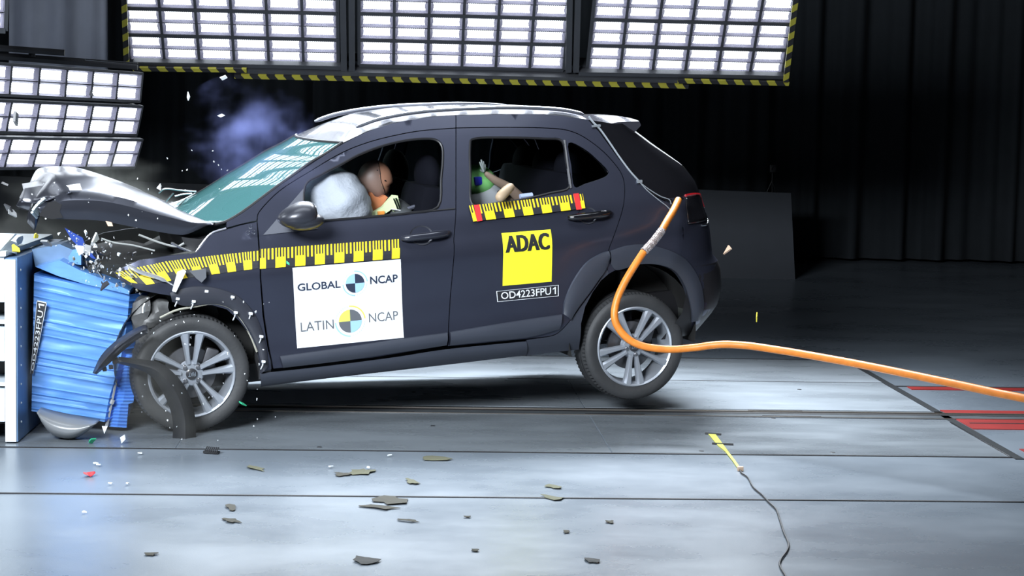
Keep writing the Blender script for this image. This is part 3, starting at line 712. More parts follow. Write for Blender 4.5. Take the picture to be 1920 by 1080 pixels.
# ---- cabin
mb = MB(); mb.box((.62, 0, .82), (.5, 1.5, .3), None, .06); mb.build('dashboard', INTER, car)
mb = MB(); mb.box((1.5, 0, .36), (2.2, 1.5, .06)); mb.box((2.75, 0, .9), (.5, 1.3, .1)); mb.build('cabin_floor', INTER, car)
mb = MB(); rows = []
for i in range(15):
    u = 1.05 + 1.5 * i / 14; rows.append([(u, .55 * s, redge(u) - .035 + .03 * (1 - s * s)) for s in np.linspace(-1, 1, 9)])
mb.grid(rows); mb.build('headliner', mat('headlining', (.05, .055, .055), .9), car)
def seat(u, v, rear=False):
    s = empty('seat', (u, v, .45), car) if False else None
    mb = MB(); R = Matrix.Rotation(.28, 3, 'Y'); wd = .5 if not rear else 1.25
    mb.box((u - .22, v, .58), (.52, wd, .16), None, .05); mb.box((u + .1, v, .88), (.16, wd - .02, .66), R, .06)
    b = mb.build('rear_bench' if rear else 'front_seat', SEATM, car, smooth=50)
    for vv in ([v] if not rear else [v - .38, v, v + .38]):
        h = MB(); h.ell((u + .21, vv, 1.24 if not rear else 1.2), (.075, .15, .125)); h.build('headrest', SEATM, b, smooth=60)
        h = MB(); h.tube([(u + .2, vv - .05, 1.1), (u + .2, vv - .05, 1.2)], .007, 6); h.tube([(u + .2, vv + .05, 1.1), (u + .2, vv + .05, 1.2)], .007, 6); h.build('headrest_post', CHROME, b)
    return b
seat(1.32, -.36); seat(1.32, .36); seat(2.18, 0, True)
mb = MB(); mb.rev([(.17, -.015), (.185, 0), (.17, .015), (.155, 0)], 32, 'x', (0, 0, 0), close=True); mb.box((0, 0, 0), (.03, .34, .05)); sw = mb.build('steering_wheel', BLACK, car); sw.location = (.78, -.36, .93); sw.rotation_euler = (0, .35, 0)
# airbag
mb = MB(); ctr = P3(624, 378, -.42)
def abf(q): return q * (1 + .05 * noise.noise(q * 3) + .02 * math.sin(9 * math.atan2(q.z, q.y)))
mb.ell(ctr + Vector((0, 0, -.02)), (.20, .33, .24), Matrix.Rotation(-.45, 3, 'Y'), 48, 32, abf); mb.build('airbag', BAGM, car, smooth=80)
mb = MB(); fill(mb, PP([(575, 348), (600, 334), (655, 315), (665, 330), (655, 350), (600, 345)], -.62), [], lambda u, z: (u, -.62, z), .05)

# ---- markers and signs on the doors
def tape(name, top, bot, parent, L_, off=.003, phase=0., fen=False, black=True, gap_cols=()):
    """top/bot: chains of (u,z); L_ real length in cm units of 10 per block"""
    mb = MB(); n = 60
    def S(ch, t):
        d = [0]
        for a, b in zip(ch, ch[1:]): d.append(d[-1] + math.hypot(b[0] - a[0], b[1] - a[1]))
        x = t * d[-1]; return (float(np.interp(x, d, [p[0] for p in ch])), float(np.interp(x, d, [p[1] for p in ch])))
    def pt(s, t, o):
        a = S(top, s); b = S(bot, s); u = a[0] + (b[0] - a[0]) * t; z = a[1] + (b[1] - a[1]) * t
        if fen:
            k, n3 = crump(u, z); return (u + n3.x * .03 * k, -(Wd(u, z) - k * .06 + n3.y * .05 * k + o), z + n3.z * .02 * k)
        return (u, -(Wd(u, z) + o), z)
    def rect(s0, s1, t0, t1, o):
        s0 = max(0, s0); s1 = min(1, s1)
        if s1 <= s0: return
        m_ = max(1, int((s1 - s0) * L_ / 2)); k = 4
        mb.grid([[pt(s0 + (s1 - s0) * i / m_, t0 + (t1 - t0) * j / k, o) for j in range(k + 1)] for i in range(m_ + 1)])
    mb.mi = 0; rect(0, 1, 0, 1, off)
    mb.mi = 1; c = -phase
    while c < L_:
        g = lambda a, b, t0, t1: rect((c + a) / L_, (c + b) / L_, t0, t1, off + .0015)
        g(0, 5.2, .46, 1); 
        for a in (0, 1.5, 3.0, 4.45): g(a, a + .75, 0, .46)
        for a in (6.1, 8.1): g(a, a + .9, 0, .56)
        c += 10
    return mb.build(name, [BLACKF, YELLOW], parent, smooth=0)
tape('measuring_strip', PP([(487, 467), (749, 448)]), PP([(487, 504), (749, 484)]), fdoor, 72, phase=2.2)
tape('measuring_strip', PP([(216, 513), (262, 501), (310, 490), (400, 479), (484, 470)]), PP([(246, 531), (276, 534), (325, 525), (400, 514), (484, 503)]), FEN, 78, phase=1, fen=True)
rt = tape('measuring_board', PP([(878, 385), (985, 374), (1091, 363)]), PP([(886, 415), (990, 403), (1096, 390)]), rdoor, 60, off=.012, phase=3.2)
mb = MB()
for c4 in ([(887, 384), (897, 383), (903, 413), (893, 415)], [(1073, 363), (1083, 362), (1089, 392), (1079, 393)]):
    mb.prism([Vector((u, -(Wd(u, z) + .0145), z)) for u, z in PP(c4)], (0, -.002, 0))
mb.build('red_tape_strip', RED, rt)
def sheet(name, c4, parent, base, items, mats, off=.003):
    """c4: TL TR BR BL pixels; items: (matidx, verts in unit square (y up), faces)"""
    q = PP(c4); mb = MB()
    def bl(x, y):
        y = 1 - y; a = [q[0][i] * (1 - x) * (1 - y) + q[1][i] * x * (1 - y) + q[2][i] * x * y + q[3][i] * (1 - x) * y for i in (0, 1)]; return a
    def m3(x, y, o): u, z = bl(x, y); return (u, -(Wd(u, z) + o), z)
    mb.grid([[m3(i / 16, j / 16, off) for j in range(17)] for i in range(17)])
    lay = off + .0015
    for it in items:
        mb.mi = it[0]; mb.add([m3(x, y, lay + (it[3] if len(it) > 3 else 0)) for x, y in it[1]], it[2])
    return mb.build(name, [base] + mats, parent, smooth=0)
def T(mi, s, x0, y0, x1, y1, bold=0.):
    v, f = textmesh(s, bold); return (mi, [(x0 + (x1 - x0) * x, y0 + (y1 - y0) * y) for x, y in v], f)
def one(mi, x0, y0, x1, y1):     # a figure one with its flag
    w_ = x1 - x0; a = x1 - w_ * .33; h = y1 - y0; P_ = lambda p: (x0 + w_ * p[0], y0 + h * p[1])
    return (mi, [P_(p) for p in ((.67, 0), (1, 0), (1, .5), (.67, .5), (1, 1), (.75, 1), (.67, .78), (.15, .62), (.15, .78), (.45, .88))], [(0, 1, 2, 3), (3, 2, 4, 6), (6, 4, 5, 9), (6, 9, 8, 7)])
def disc(mi, cx, cy, rx, ry, a0, a1, inner=0, lift=0):
    n = 16; v = []; f = []
    for i in range(n + 1):
        th = math.radians(a0 + (a1 - a0) * i / n); v += [(cx + rx * math.cos(th), cy + ry * math.sin(th)), (cx + rx * inner * math.cos(th), cy + ry * inner * math.sin(th))]
    f = [(2 * i, 2 * i + 2, 2 * i + 3, 2 * i + 1) for i in range(n)]
    return (mi, v, f, lift)
AR = 202 / 149
def ncap(cx, cy, r, c1, c2, c3, ring1, ring2):
    out = []
    for a0, c in ((0, c1), (90, c2), (180, c1), (270, c3)): out.append(disc(c, cx, cy, r, r * AR, a0, a0 + 90))
    out.append(disc(ring1, cx, cy, r * 1.36, r * 1.36 * AR, 5, 92, .91)); out.append(disc(ring2, cx, cy, r * 1.36, r * 1.36 * AR, 182, 268, .91)); return out
GR2 = mat('pale_grey_print', (.55, .6, .65), .6)
items = [T(1, 'GLOBAL', .035, .705, .43, .80, .02), T(1, 'NCAP', .705, .715, .965, .815, .02), T(4, 'LATIN', .045, .20, .35, .315, 0), T(4, 'NCAP', .68, .235, .955, .35, 0)]
items += ncap(.565, .745, .087, 1, 2, 2, 2, 2) + ncap(.505, .275, .107, 4, 3, 2, 3, 2)
for cx, cy, r, txt in ((.565, .745, .108, 'TOWARDS SAFER'), (.505, .275, .135, 'POR AUTOS MAS')):
    for k in range(9):
        for a in (100 + 9 * k, 280 + 9 * k):
            th = math.radians(a); items.append((5, [(cx + r * (math.cos(th) + dx), cy + r * AR * (math.sin(th) + dy)) for dx, dy in ((-.03, -.05), (.03, -.05), (.03, .05), (-.03, .05))], [(0, 1, 2, 3)]))
sheet('test_sign', [(548, 502), (751, 486), (757, 633), (557, 653)], fdoor, WHITE, items, [NAVY, SKYB, YGRN, GREYT, GR2])
ad = sheet('club_sign', [(940, 437), (1032, 430), (1034, 528), (942, 536)], rdoor, YELL2, [*[T(1, 'ADAC', .045 + .011 * k, .63, .915 + .011 * k, .945, .012) + (.0004 * k,) for k in range(4)]], [BLACKF])
def border(b): return [(1, [(0, 0), (1, 0), (1, b * 3), (0, b * 3)], [(0, 1, 2, 3)]), (1, [(0, 1 - b * 3), (1, 1 - b * 3), (1, 1), (0, 1)], [(0, 1, 2, 3)]), (1, [(0, 0), (b, 0), (b, 1), (0, 1)], [(0, 1, 2, 3)]), (1, [(1 - b, 0), (1, 0), (1, 1), (1 - b, 1)], [(0, 1, 2, 3)])]
sheet('number_label', [(930, 546), (1047, 534), (1047, 555), (932, 566)], rdoor, BLACKF, border(.012) + [T(1, 'OD4223FPU', .07, .2, .875, .86, .008), one(1, .895, .22, .955, .85)], [WHITE])

# ------------------------------------------------------------------ people-like dummies
def carthing(name, u, v, z, label, cat, group=None):
    e = empty(name); e.matrix_world = CARM @ Matrix.Translation((u, v, z)); tag(e, label, cat, group); return e
hc = P3(703, 338, -.37)
dm = carthing('crash_test_dummy', hc.x, hc.y, hc.z, 'adult crash dummy, brown vinyl head pressed into the white airbag at the driver window', 'dummy')
def skinfig(name, verts, edges, radii, mt, parent, root=0, sub=2):
    me = bpy.data.meshes.new(name); me.from_pydata(verts, edges, []); o = bpy.data.objects.new(name, me); C.objects.link(o); o.parent = parent
    me.materials.append(mt)
    md = o.modifiers.new('sk', 'SKIN'); md.use_smooth_shade = True
    for i, sv in enumerate(me.skin_vertices[0].data):
        r = radii[i]; sv.radius = (r, r) if not isinstance(r, tuple) else r; sv.use_root = (i == root)
    s = o.modifiers.new('ss', 'SUBSURF'); s.levels = sub; s.render_levels = sub
    return o
# body: pelvis, spine, shoulders, arms reaching for the wheel, thighs
bv = [(.22, 0, -.72), (.2, 0, -.5), (.15, 0, -.33), (.09, 0, -.2), (.04, 0, -.1),
      (.12, -.2, -.24), (.02, -.24, -.42), (-.2, -.2, -.4), (.12, .2, -.24), (.02, .24, -.42), (-.2, .2, -.4),
      (.15, -.1, -.76), (-.25, -.13, -.66), (-.35, -.13, -.85), (.15, .1, -.76), (-.25, .13, -.66), (-.35, .13, -.85)]
be = [(0, 1), (1, 2), (2, 3), (3, 4), (3, 5), (5, 6), (6, 7), (3, 8), (8, 9), (9, 10), (0, 11), (11, 12), (12, 13), (0, 14), (14, 15), (15, 16)]
br = [.15, .14, .14, .09, .05, .075, .055, .04, .075, .055, .04, .1, .075, .055, .1, .075, .055]
skinfig('body', bv, be, br, mat('dummy_shirt_dark', (.05, .055, .06), .8), dm)
# head: face half and skull cap half
R0 = Matrix.Rotation(-.15, 3, 'Y')
def headf(q):
    x = q.x
    s = Vector((q.x, q.y * (1 - .06 * abs(q.x)), q.z))
    if q.z < -.2 and x < 0: s.x *= 1.0; s.z *= 1.02
    if q.z < -.3 and x > 0: s.x *= .82
    return s
hb = MB(); hb.ell((0, 0, 0), (.103, .078, .115), R0, 48, 32, headf)
# nose, lips, chin, ears
hb.ell((-.100, 0, -.02), (.018, .012, .024)); hb.ell((-.09, 0, -.06), (.014, .028, .01)); hb.ell((-.075, 0, -.088), (.03, .035, .022))
hb.mi = 0; head = hb.build('head', DVINYL, dm, smooth=70)
cp = MB(); cp.ell((0, 0, 0), (.105, .080, .117), R0, 48, 32, headf)
bmv = [v for v in cp.v]; keep = [f for f in cp.f if sum((R0.inverted() @ Vector(bmv[i])).x for i in f) / len(f) > .012 + .02 * abs(sum(bmv[i][2] for i in f) / len(f)) / .1]
cp.f = keep; cp.m = [0] * len(keep); cp.build('skull_cap', DVINYL2, head, smooth=70)
sc_ = MB(); sc_.tube(crom([R0 @ Vector((.014 + .02 * abs(math.cos(a)), -.079 * math.sin(a), .116 * math.cos(a))) for a in np.linspace(.1, 3.0, 14)], 3), .0018, 5); sc_.build('cap_seam', BLACK, head)
for (x, z) in ((.0, .062), (.04, .0)):
    sc_ = MB(); sc_.rev([(0, 0), (.0035, 0), (.004, .004)], 10, 'y', (x, -.080 + .01 * (z > .03) * 1.0, z)); sc_.build('cap_screw', BLACK if z == 0 else CHROME, head)
nk = MB(); nk.rev([(.045, -.2), (.05, -.16), (.042, -.12), (.05, -.085)], 20, 'z', (.03, 0, 0)); nk.build('neck', BLACK, dm)
co = MB(); pts = [(688, 365), (697, 361), (703, 368), (712, 371), (722, 366), (727, 370), (722, 378), (712, 391), (704, 399), (694, 395), (690, 380)]
co.prism([P3(x, y, -.47) - hc for x, y in pts], (0, .06, 0)); co.build('neck_shield', DORANGE, dm, smooth=30)
sh = MB(); pts = [(655, 407), (668, 402), (700, 398), (718, 388), (732, 372), (738, 366), (746, 367), (750, 385), (754, 398), (740, 402), (735, 392), (722, 401), (700, 407), (658, 413)]
sh.prism([P3(x, y, -.52) - hc for x, y in pts], (0, .04, 0)); sh.build('chest_band', DSHIRT, dm, smooth=30)
sh = MB()
for (x0, y0, x1, y1) in ((738, 372, 746, 392), (742, 371, 750, 391), (733, 392, 751, 395)): sh.tube([P3(x0, y0, -.54) - hc, P3(x1, y1, -.54) - hc], .005, 6)
sh.build('rib_probe', CHROME, dm)
sh = MB(); sh.box(P3(714, 399, -.52) - hc, (.04, .03, .02), None, .004); sh.build('orange_tag', mat('bright_orange', (.8, .3, .05), .5), dm)
sb = MB(); sb.tube(crom([P3(x, y, -.5) - hc for x, y in [(757, 395), (775, 388), (800, 384), (815, 375)]], 4), .012, 6); sb.build('seat_belt', mat('belt_webbing', (.06, .065, .09), .7), dm)
# child seat and child dummy
csc = P3(905, 352, -.40)
cs = carthing('child_seat', csc.x, csc.y, csc.z, 'grey and green child seat behind the rear door window', 'child seat')
b = MB(); b.ell((-.02, .02, -.06), (.16, .19, .17)); b.box((.0, .02, -.3), (.34, .36, .3), None, .06); b.build('shell', GREYSH, cs, smooth=60)
b = MB(); b.ell((-.05, .0, .03), (.13, .17, .11)); b.build('head_pad', GREENF, cs, smooth=60)
b = MB(); b.box((-.075, -.13, .055), (.045, .08, .05), None, .01); b.build('blue_buckle', mat('blue_plastic', (.02, .03, .4), .4), cs)
b = MB(); b.rev([(0, 0), (.01, 0), (.012, .01)], 12, 'y', (.045, -.175, -.02)); b.build('shell_bolt', BLACK, cs)
b = MB(); b.tube([(.02, -.19, -.09), (.035, -.19, -.075), (.05, -.188, -.05)], .004, 5); b.build('printed_mark', WHITE, cs)
cdm = carthing('child_dummy', csc.x + .12, csc.y, csc.z, 'child crash dummy with tan arms flung up at the rear window', 'dummy'); o_ = csc + Vector((.12, 0, 0))
def rel(x, y, v): return tuple(P3(x, y, v) - o_)
hb = MB(); hb.ell((.06, .04, -.14), (.075, .065, .08), None, 32, 20); hb.ell((-.015, .04, -.15), (.014, .012, .016)); hb.ell((-.005, .04, -.19), (.012, .02, .006)); hb.build('head', SKIND, cdm, smooth=70)
# body with two arms; the raised one ends in a hand with fingers
hand = rel(902, 318, -.56); wv = [(.13, .04, -.52), (.12, .04, -.3), (.1, .04, -.22), (.12, -.08, -.2), rel(982, 378, -.50), rel(955, 352, -.54), rel(928, 338, -.56), rel(908, 323, -.56),
      (.12, .16, -.28), (.0, .2, -.3), (-.12, .18, -.24)]
we = [(0, 1), (1, 2), (1, 3), (3, 4), (4, 5), (5, 6), (6, 7), (1, 8), (8, 9), (9, 10)]
wrr = [.08, .08, .045, .05, .036, .031, .025, .016, .045, .03, .02]
skinfig('body', wv, we, wrr, SKIND, cdm)
for k, (dx, dy, ln) in enumerate(((-10, -20, 1), (-6, -22, 1.1), (-2, -21, 1.0), (2, -17, .9), (-13, -7, .7))):
    a = Vector(rel(908, 323, -.57 + .008 * k)); bq = Vector(rel(908 + dx * .5 * ln, 323 + dy * .5 * ln, -.575 + .008 * k)); cq = Vector(rel(908 + dx * ln * .9, 323 + dy * ln, -.57 + .01 * k))
    skinfig('finger', [tuple(a), tuple(bq), tuple(cq)], [(0, 1), (1, 2)], [.0075, .0065, .005], mat('child_hand_grey', (.3, .34, .34), .5), cdm, sub=1)
fa = [rel(960, 348, -.83), rel(950, 357, -.87), rel(940, 367, -.895), rel(932, 376, -.905)]
skinfig('forearm', fa, [(0, 1), (1, 2), (2, 3)], [.026, .03, .032, .026], SKINL, cdm)
b = MB(); b.tube([rel(998, 366, -.6), rel(975, 369, -.6)], .016, 8); b.build('sleeve', mat('pale_blue_cloth', (.4, .48, .7), .8), cdm)

# ------------------------------------------------------------------ orange cable
hp = [(1272, 375, 10.36), (1263, 394, 10.25), (1251, 414, 10.15), (1241, 432, 10.08)]
br_ = [(1241, 432, 10.08), (1224, 454, 10.0), (1207, 472, 9.95)]
h2 = [(1207, 472, 9.95), (1190, 498, 9.92), (1171, 530, 9.9), (1157, 562, 9.88), (1152, 592, 9.86), (1160, 616, 9.85), (1181, 638, 9.84), (1210, 650, 9.83), (1255, 655, 9.82), (1300, 652, 9.8), (1350, 646, 9.75), (1400, 648, 9.7), (1450, 655, 9.6), (1500, 663, 9.5), (1600, 681, 9.25), (1700, 701, 9.0), (1800, 722, 8.75), (1860, 735, 8.6), (1920, 747, 8.45), (2000, 764, 8.3), (2120, 792, 8.1)]
base = Vector(aty(1700, 701, 9.0)); hose = empty('orange_cable', base); tag(hose, 'thick orange umbilical cable trailing in the air from the car tail to the right', 'cable')
f_ = lambda L: [Vector(aty(*p)) - base for p in L]
mb = MB(); mb.tube(crom(f_(hp), 6), .0205, 14); mb.tube(crom(f_(h2), 6), .0205, 14); mb.build('sheath', ORANGE, hose, smooth=60)
mb = MB(); bp = crom(f_(br_), 8); mb.tube(bp, .021, 14); mb.mi = 1
for sgn in (-1, 1):
    for ph in range(5):
        pp = []; L2 = len(bp)
        for i in range(L2 * 3 - 2):
            t = i / 3; a = int(t); fr = t - a; p = bp[a].lerp(bp[min(a + 1, L2 - 1)], fr); tt = (bp[min(a + 1, L2 - 1)] - bp[max(0, a - 1)]).normalized(); n1 = tt.cross(Vector((0, 1, 0))).normalized(); n2 = n1.cross(tt)
            th = sgn * t * 1.3 + ph * 2 * math.pi / 5; pp.append(p + (n1 * math.cos(th) + n2 * math.sin(th)) * .0215)
        mb.tube(pp, .0022, 4)
mb.build('braided_sleeve', [mat('braid_dark', (.25, .18, .15), .6), mat('braid_silver', (.55, .5, .5), .35, .6)], hose, smooth=40)

# ------------------------------------------------------------------ the hall
def floormat():
    m = bpy.data.materials.new('painted_floor'); m.use_nodes = True; nt = m.node_tree; b = nt.nodes['Principled BSDF']; N = nt.nodes.new; L = nt.links.new
    tc = N('ShaderNodeTexCoord'); mp = N('ShaderNodeMapping'); mp.inputs['Scale'].default_value = (.8, 1.2, 1); L(tc.outputs['Object'], mp.inputs[0])
    n = N('ShaderNodeTexNoise'); n.inputs['Scale'].default_value = 1.1; n.inputs['Detail'].default_value = 7; n.inputs['Roughness'].default_value = .6; L(mp.outputs[0], n.inputs[0])
    cr = N('ShaderNodeValToRGB'); cr.color_ramp.elements[0].position = .35; cr.color_ramp.elements[1].position = .68
    cr.color_ramp.elements[0].color = (.15, .178, .21, 1); cr.color_ramp.elements[1].color = (.20, .232, .27, 1); L(n.outputs[0], cr.inputs[0]); L(cr.outputs[0], b.inputs['Base Color'])
    mr = N('ShaderNodeMapRange'); mr.inputs['To Min'].default_value = .22; mr.inputs['To Max'].default_value = .36; mr.inputs['From Min'].default_value = .3; mr.inputs['From Max'].default_value = .7; L(n.outputs[0], mr.inputs[0]); L(mr.outputs[0], b.inputs['Roughness'])
    n2 = N('ShaderNodeTexNoise'); n2.inputs['Scale'].default_value = 160; L(tc.outputs['Object'], n2.inputs[0]); bp = N('ShaderNodeBump'); bp.inputs['Strength'].default_value = .12; bp.inputs['Distance'].default_value = .003; L(n2.outputs[0], bp.inputs['Height']); L(bp.outputs[0], b.inputs['Normal'])
    return m
FL = floormat()
mb = MB(); mb.box((1, 11, -.1), (24, 23, .2)); flo = mb.build('floor', FL, smooth=0); tag(flo, kind='structure')
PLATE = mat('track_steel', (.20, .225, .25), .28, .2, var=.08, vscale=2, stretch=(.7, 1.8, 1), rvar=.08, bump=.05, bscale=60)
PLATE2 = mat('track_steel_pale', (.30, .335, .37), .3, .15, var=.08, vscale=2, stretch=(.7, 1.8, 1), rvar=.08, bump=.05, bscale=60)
SEAM = mat('seam_dark', (.01, .01, .012), .7)
def plate(name, x0, x1, y0, y1, mt, z=.003):
    mb = MB(); mb.box(((x0 + x1) / 2, (y0 + y1) / 2, z / 2), (x1 - x0, y1 - y0, z), None); return mb.build(name, mt, flo, smooth=0)
XE = 3.24
xs = [-6, -1.13, 1.12, XE]
for i in range(3):
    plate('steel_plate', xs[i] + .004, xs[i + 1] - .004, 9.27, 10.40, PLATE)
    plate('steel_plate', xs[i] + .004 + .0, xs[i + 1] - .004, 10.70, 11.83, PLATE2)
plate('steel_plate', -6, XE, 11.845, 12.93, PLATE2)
for y in (9.25, 8.15, 11.837, 12.945): 
    plate('floor_seam', -8, 12 if y < 9.2 else XE, y - .007, y + .007, SEAM, .0042)
plate('rail_bed', -6, 12, 10.42, 10.68, mat('rail_bed_grey', (.13, .145, .16), .35, .4, var=.2), .004)
plate('rail_slot', -6, 12, 10.535, 10.575, SEAM, .006)
mb = MB(); mb.box((3, 10.59, .006), (18, .014, .012)); mb.box((3, 10.425, .004), (18, .008, .008)); mb.build('guide_rail', mat('worn_rail', (.5, .45, .4), .3, .9), flo)
for x in (-.3, 1.05, 2.1): plate('rail_slot', x, x + .33, 10.645, 10.66, SEAM, .006); plate('rail_slot', x + .05, x + .4, 10.452, 10.467, SEAM, .006)
plate('end_strip', XE, XE + .05, 9.2, 12.9, mat('end_strip_dark', (.06, .065, .07), .4, .5), .004)
REDF = mat('red_floor_paint', (.27, .02, .018), .45, var=.15)
plate('red_stripe', XE + .06, 12, 10.60, 10.745, REDF, .0052); plate('red_stripe', XE + .06, 12, 10.10, 10.51, REDF, .0038)
plate('red_stripe', XE + .12, 12, 9.40, 9.49, REDF, .0038); plate('red_stripe', XE + .12, 12, 11.57, 11.69, REDF, .0038)
plate('floor_seam', XE, 12, 11.69, 11.72, SEAM, .0042)
plate('floor_seam', XE + .1, 12, 10.28, 10.295, SEAM, .0058)
mb = MB(); mb.tube([(XE - .01, 9.25, .004), (XE - .01, 10.3, .004)], .006, 4); mb.build('edge_trim', CHROME, flo)
for k, (x, y) in enumerate([(.1, 11.2), (1.6, 9.33), (2.3, 9.33), (-.4, 9.33), (1.3, 12.2), (2.6, 11.5), (2.2, 10.38), (.2, 10.0)]):
    mb = MB(); mb.rev([(0, .005), (.012, .005), (.014, .003)], 12, 'z', (x, y, 0)); mb.build('plate_screw', BLACK, flo)
# walls, ceiling
HW = mat('hall_wall', (.02, .022, .025), .9)
for nm, c_, d_ in (('wall_back', (1, 22.6, 4), (24, .2, 8.4)), ('wall_left', (-11.1, 11, 4), (.2, 23.4, 8.4)), ('wall_right', (13.1, 11, 4), (.2, 23.4, 8.4)), ('ceiling', (1, 11, 8.2), (24, 23.4, .2))):
    mb = MB(); mb.box(c_, d_); tag(mb.build(nm, HW, smooth=0), kind='structure')
def curtain(x0, x1, y, z0, z1, mt, label, seed, group=None, amp=.09):
    e = MB(); rows = []; n = int((x1 - x0) / .035)
    for i in range(n + 1):
        x = x0 + (x1 - x0) * i / n; a = amp * math.sin(x * 9 + 2 * math.sin(x * 1.7 + seed)) + .05 * math.sin(x * 23 + seed) + .05 * noise.noise(Vector((x * 2, seed, 0)))
        rows.append([(x + .04 * (1 - t) * math.sin(x * 5 + seed) - x0, a * (1 - .35 * t), z0 + (z1 - z0) * t) for t in (0, .12, .25, .5, .75, 1)])
    e.grid(rows); o = e.build('curtain', mt, smooth=80, solid=.01); o.location = (x0, y, 0); tag(o, label, 'curtain', group); return o
curtain(-10.5, -1.0, 21.9, .01, 7.9, CURT, 'dark pleated curtain hanging behind the left lamp bank and windscreen', 1)
curtain(-1.05, 4.4, 21.7, .01, 7.9, CURT, 'dark pleated curtain hanging behind the car roof', 5)
curtain(4.3, 12.6, 21.95, .04, 7.9, CURT, 'dark pleated curtain covering the empty right side of the hall', 9)
lc = aty(28, 100, 16.5); lc2 = aty(200, 100, 16.5)
curtain(lc[0], lc2[0], 16.5, 2.0, 7.0, CURTL, 'lighter grey curtain hanging above the left lamp bank', 3, amp=.14)
# low boards on the hall floor
def board(px, Y, th, label, lean=0):
    pts = [aty(x, y, Y + lean * k) for (x, y), k in zip(px, (1, 1, 0, 0))]; pts[2][2] = .0; pts[3][2] = .0
    b0 = Vector(pts[3]); mb = MB(); mb.prism([Vector(p) - b0 for p in pts], (0, th, 0)); o = mb.build('board', mat('dimmed_white_board', (.042, .048, .06), .6, var=.05), smooth=0); o.location = b0; tag(o, label, 'board'); return o  # white boards; the low light back here is put into the dark base colour
board([(1240, 353), (1483, 362), (1491, 522), (1240, 518)], 19.4, .12, 'white upright board, its colour darkened for low light, behind the car tail')
board([(-120, 325), (420, 347), (420, 480), (-120, 470)], 20.6, .12, 'white low board, its colour darkened for low light, behind the barrier and crumpled bonnet')
# small camera on a tripod standing on the board
tp = aty(1447, 361, 19.46); trp = empty('tripod_camera', tp); tag(trp, 'small black camera on a tripod standing on the upright board', 'camera')
mb = MB()
top_ = Vector((0, 0, .17)); mb.box((0, 0, .26), (.075, .08, .085), None, .01); mb.rev([(.018, 0), (.02, -.06), (0, -.06)], 12, 'y', (0, -.04, .26)); mb.build('camera_body', BLACK, trp)
mb = MB(); mb.tube([(0, 0, .12), (0, 0, .22)], .008, 6); mb.build('column', BLACK, trp)
for a in (0, 2.1, 4.2):
    mb = MB(); mb.tube([(0, 0, .13), (.06 * math.cos(a + .5), .03 * math.sin(a + .5), 0)], .006, 6); mb.build('leg', BLACK, trp)

# ---- lamp banks
ledmesh = {}
def module(wd, ht, parent, x, y):
    k = (round(wd, 3), round(ht, 3))
    if k not in ledmesh:
        mb = MB(); mb.mi = 0; a, b = wd / 2, ht / 2
        c, d = a * .84, b * .74; n = 10
        ring = []
        for i in range(n + 1): ring.append((-c + 2 * c * i / n, -d))
        for i in range(1, 4): ring.append((c - .05 * c * math.sin(math.pi * i / 4), -d + 2 * d * i / 4))
        for i in range(n + 1): ring.append((c - 2 * c * i / n, d))
        for i in range(1, 4): ring.append((-c + .05 * c * math.sin(math.pi * i / 4), d - 2 * d * i / 4))
        q_ = [(px / c * a, py / d * b) if abs(py) > d * .99 else (px / abs(px) * a, py / d * b) for px, py in ring]; m_ = len(ring)
        mb.add([(px, py, .0) for px, py in ring] + [(px, py, .024) for px, py in q_], [(i, (i + 1) % m_, m_ + (i + 1) % m_, m_ + i) for i in range(m_)]); mb.mi = 1
        mb.add([(px, py, .0) for px, py in ring], [tuple(range(len(ring)))])
        o = mb.build('led_module', [REFL, LEDM], parent, smooth=0); ledmesh[k] = o.data
    else: o = bpy.data.objects.new('led_module', ledmesh[k]); C.objects.link(o); o.parent = parent
    o.location = (x, y, .004); return o
def frame_from(p0, ax, up):      # local x = ax, local y = up, z = facing normal
    ax = Vector(ax).normalized(); up = Vector(up); up = (up - ax * up.dot(ax)).normalized(); n = ax.cross(up)
    m = Matrix.Identity(4)
    for i in range(3): m[i][0] = ax[i]; m[i][1] = up[i]; m[i][2] = n[i]; m[i][3] = p0[i]
    return m
up_ = -Vector(ray(726, 4100)).normalized()
def lamp_panel(name, mtx, ncol, nrow, cw, rh, label, cat='lamp panel', group=None, subrows=2, gap=.022):
    e = empty(name); e.matrix_world = mtx; tag(e, label, cat, group)
    Wt = ncol * cw; Ht = nrow * rh
    mb = MB(); mb.box((Wt / 2, Ht / 2, -.03), (Wt, Ht, .06)); mb.build('housing', HULL, e, smooth=0)
    mb = MB()
    for x, wd in [(i * cw, .016 if 0 < i < ncol else .03) for i in range(ncol + 1)]: mb.box((x, Ht / 2, .012), (wd, Ht, .024))
    for j in range(nrow + 1): mb.box((Wt / 2, j * rh, .016), (Wt, gap * 1.3, .032))
    mb.build('frame', FRAME, e, smooth=0)
    h = (rh - gap * 1.3) / subrows
    for j in range(nrow):
        for s in range(subrows):
            for i in range(ncol): module(cw - .02, h - .006, e, (i + .5) * cw, j * rh + gap * .65 + (s + .5) * h)
    return e
YP = 13.9
def panel_px(x0, x1, yb, Yp, nm, label, rows=6):
    p0 = Vector(aty(x0, yb, Yp)); p1 = Vector(aty(x1, yb + (x1 - x0) * .021, Yp))
    return lamp_panel(nm, frame_from(p0, (1, 0, 0), up_), 6, rows, (p1.x - p0.x) / 6, .238, label, group='lamp panels hung over the track')
PB = [panel_px(244, 634, 110, YP, 'led_floodlight', 'left hanging LED floodlight panel above the windscreen, beside the lower lamp bank'),
      panel_px(674, 1056, 119, YP, 'led_floodlight', 'middle hanging LED lamp panel above the car roof'),
      panel_px(1101, 1465, 129, YP, 'led_floodlight', 'right hanging LED lamp panel above the tail spoiler')]
for e in PB: e['group'] = 'lamp panels hung over the track'
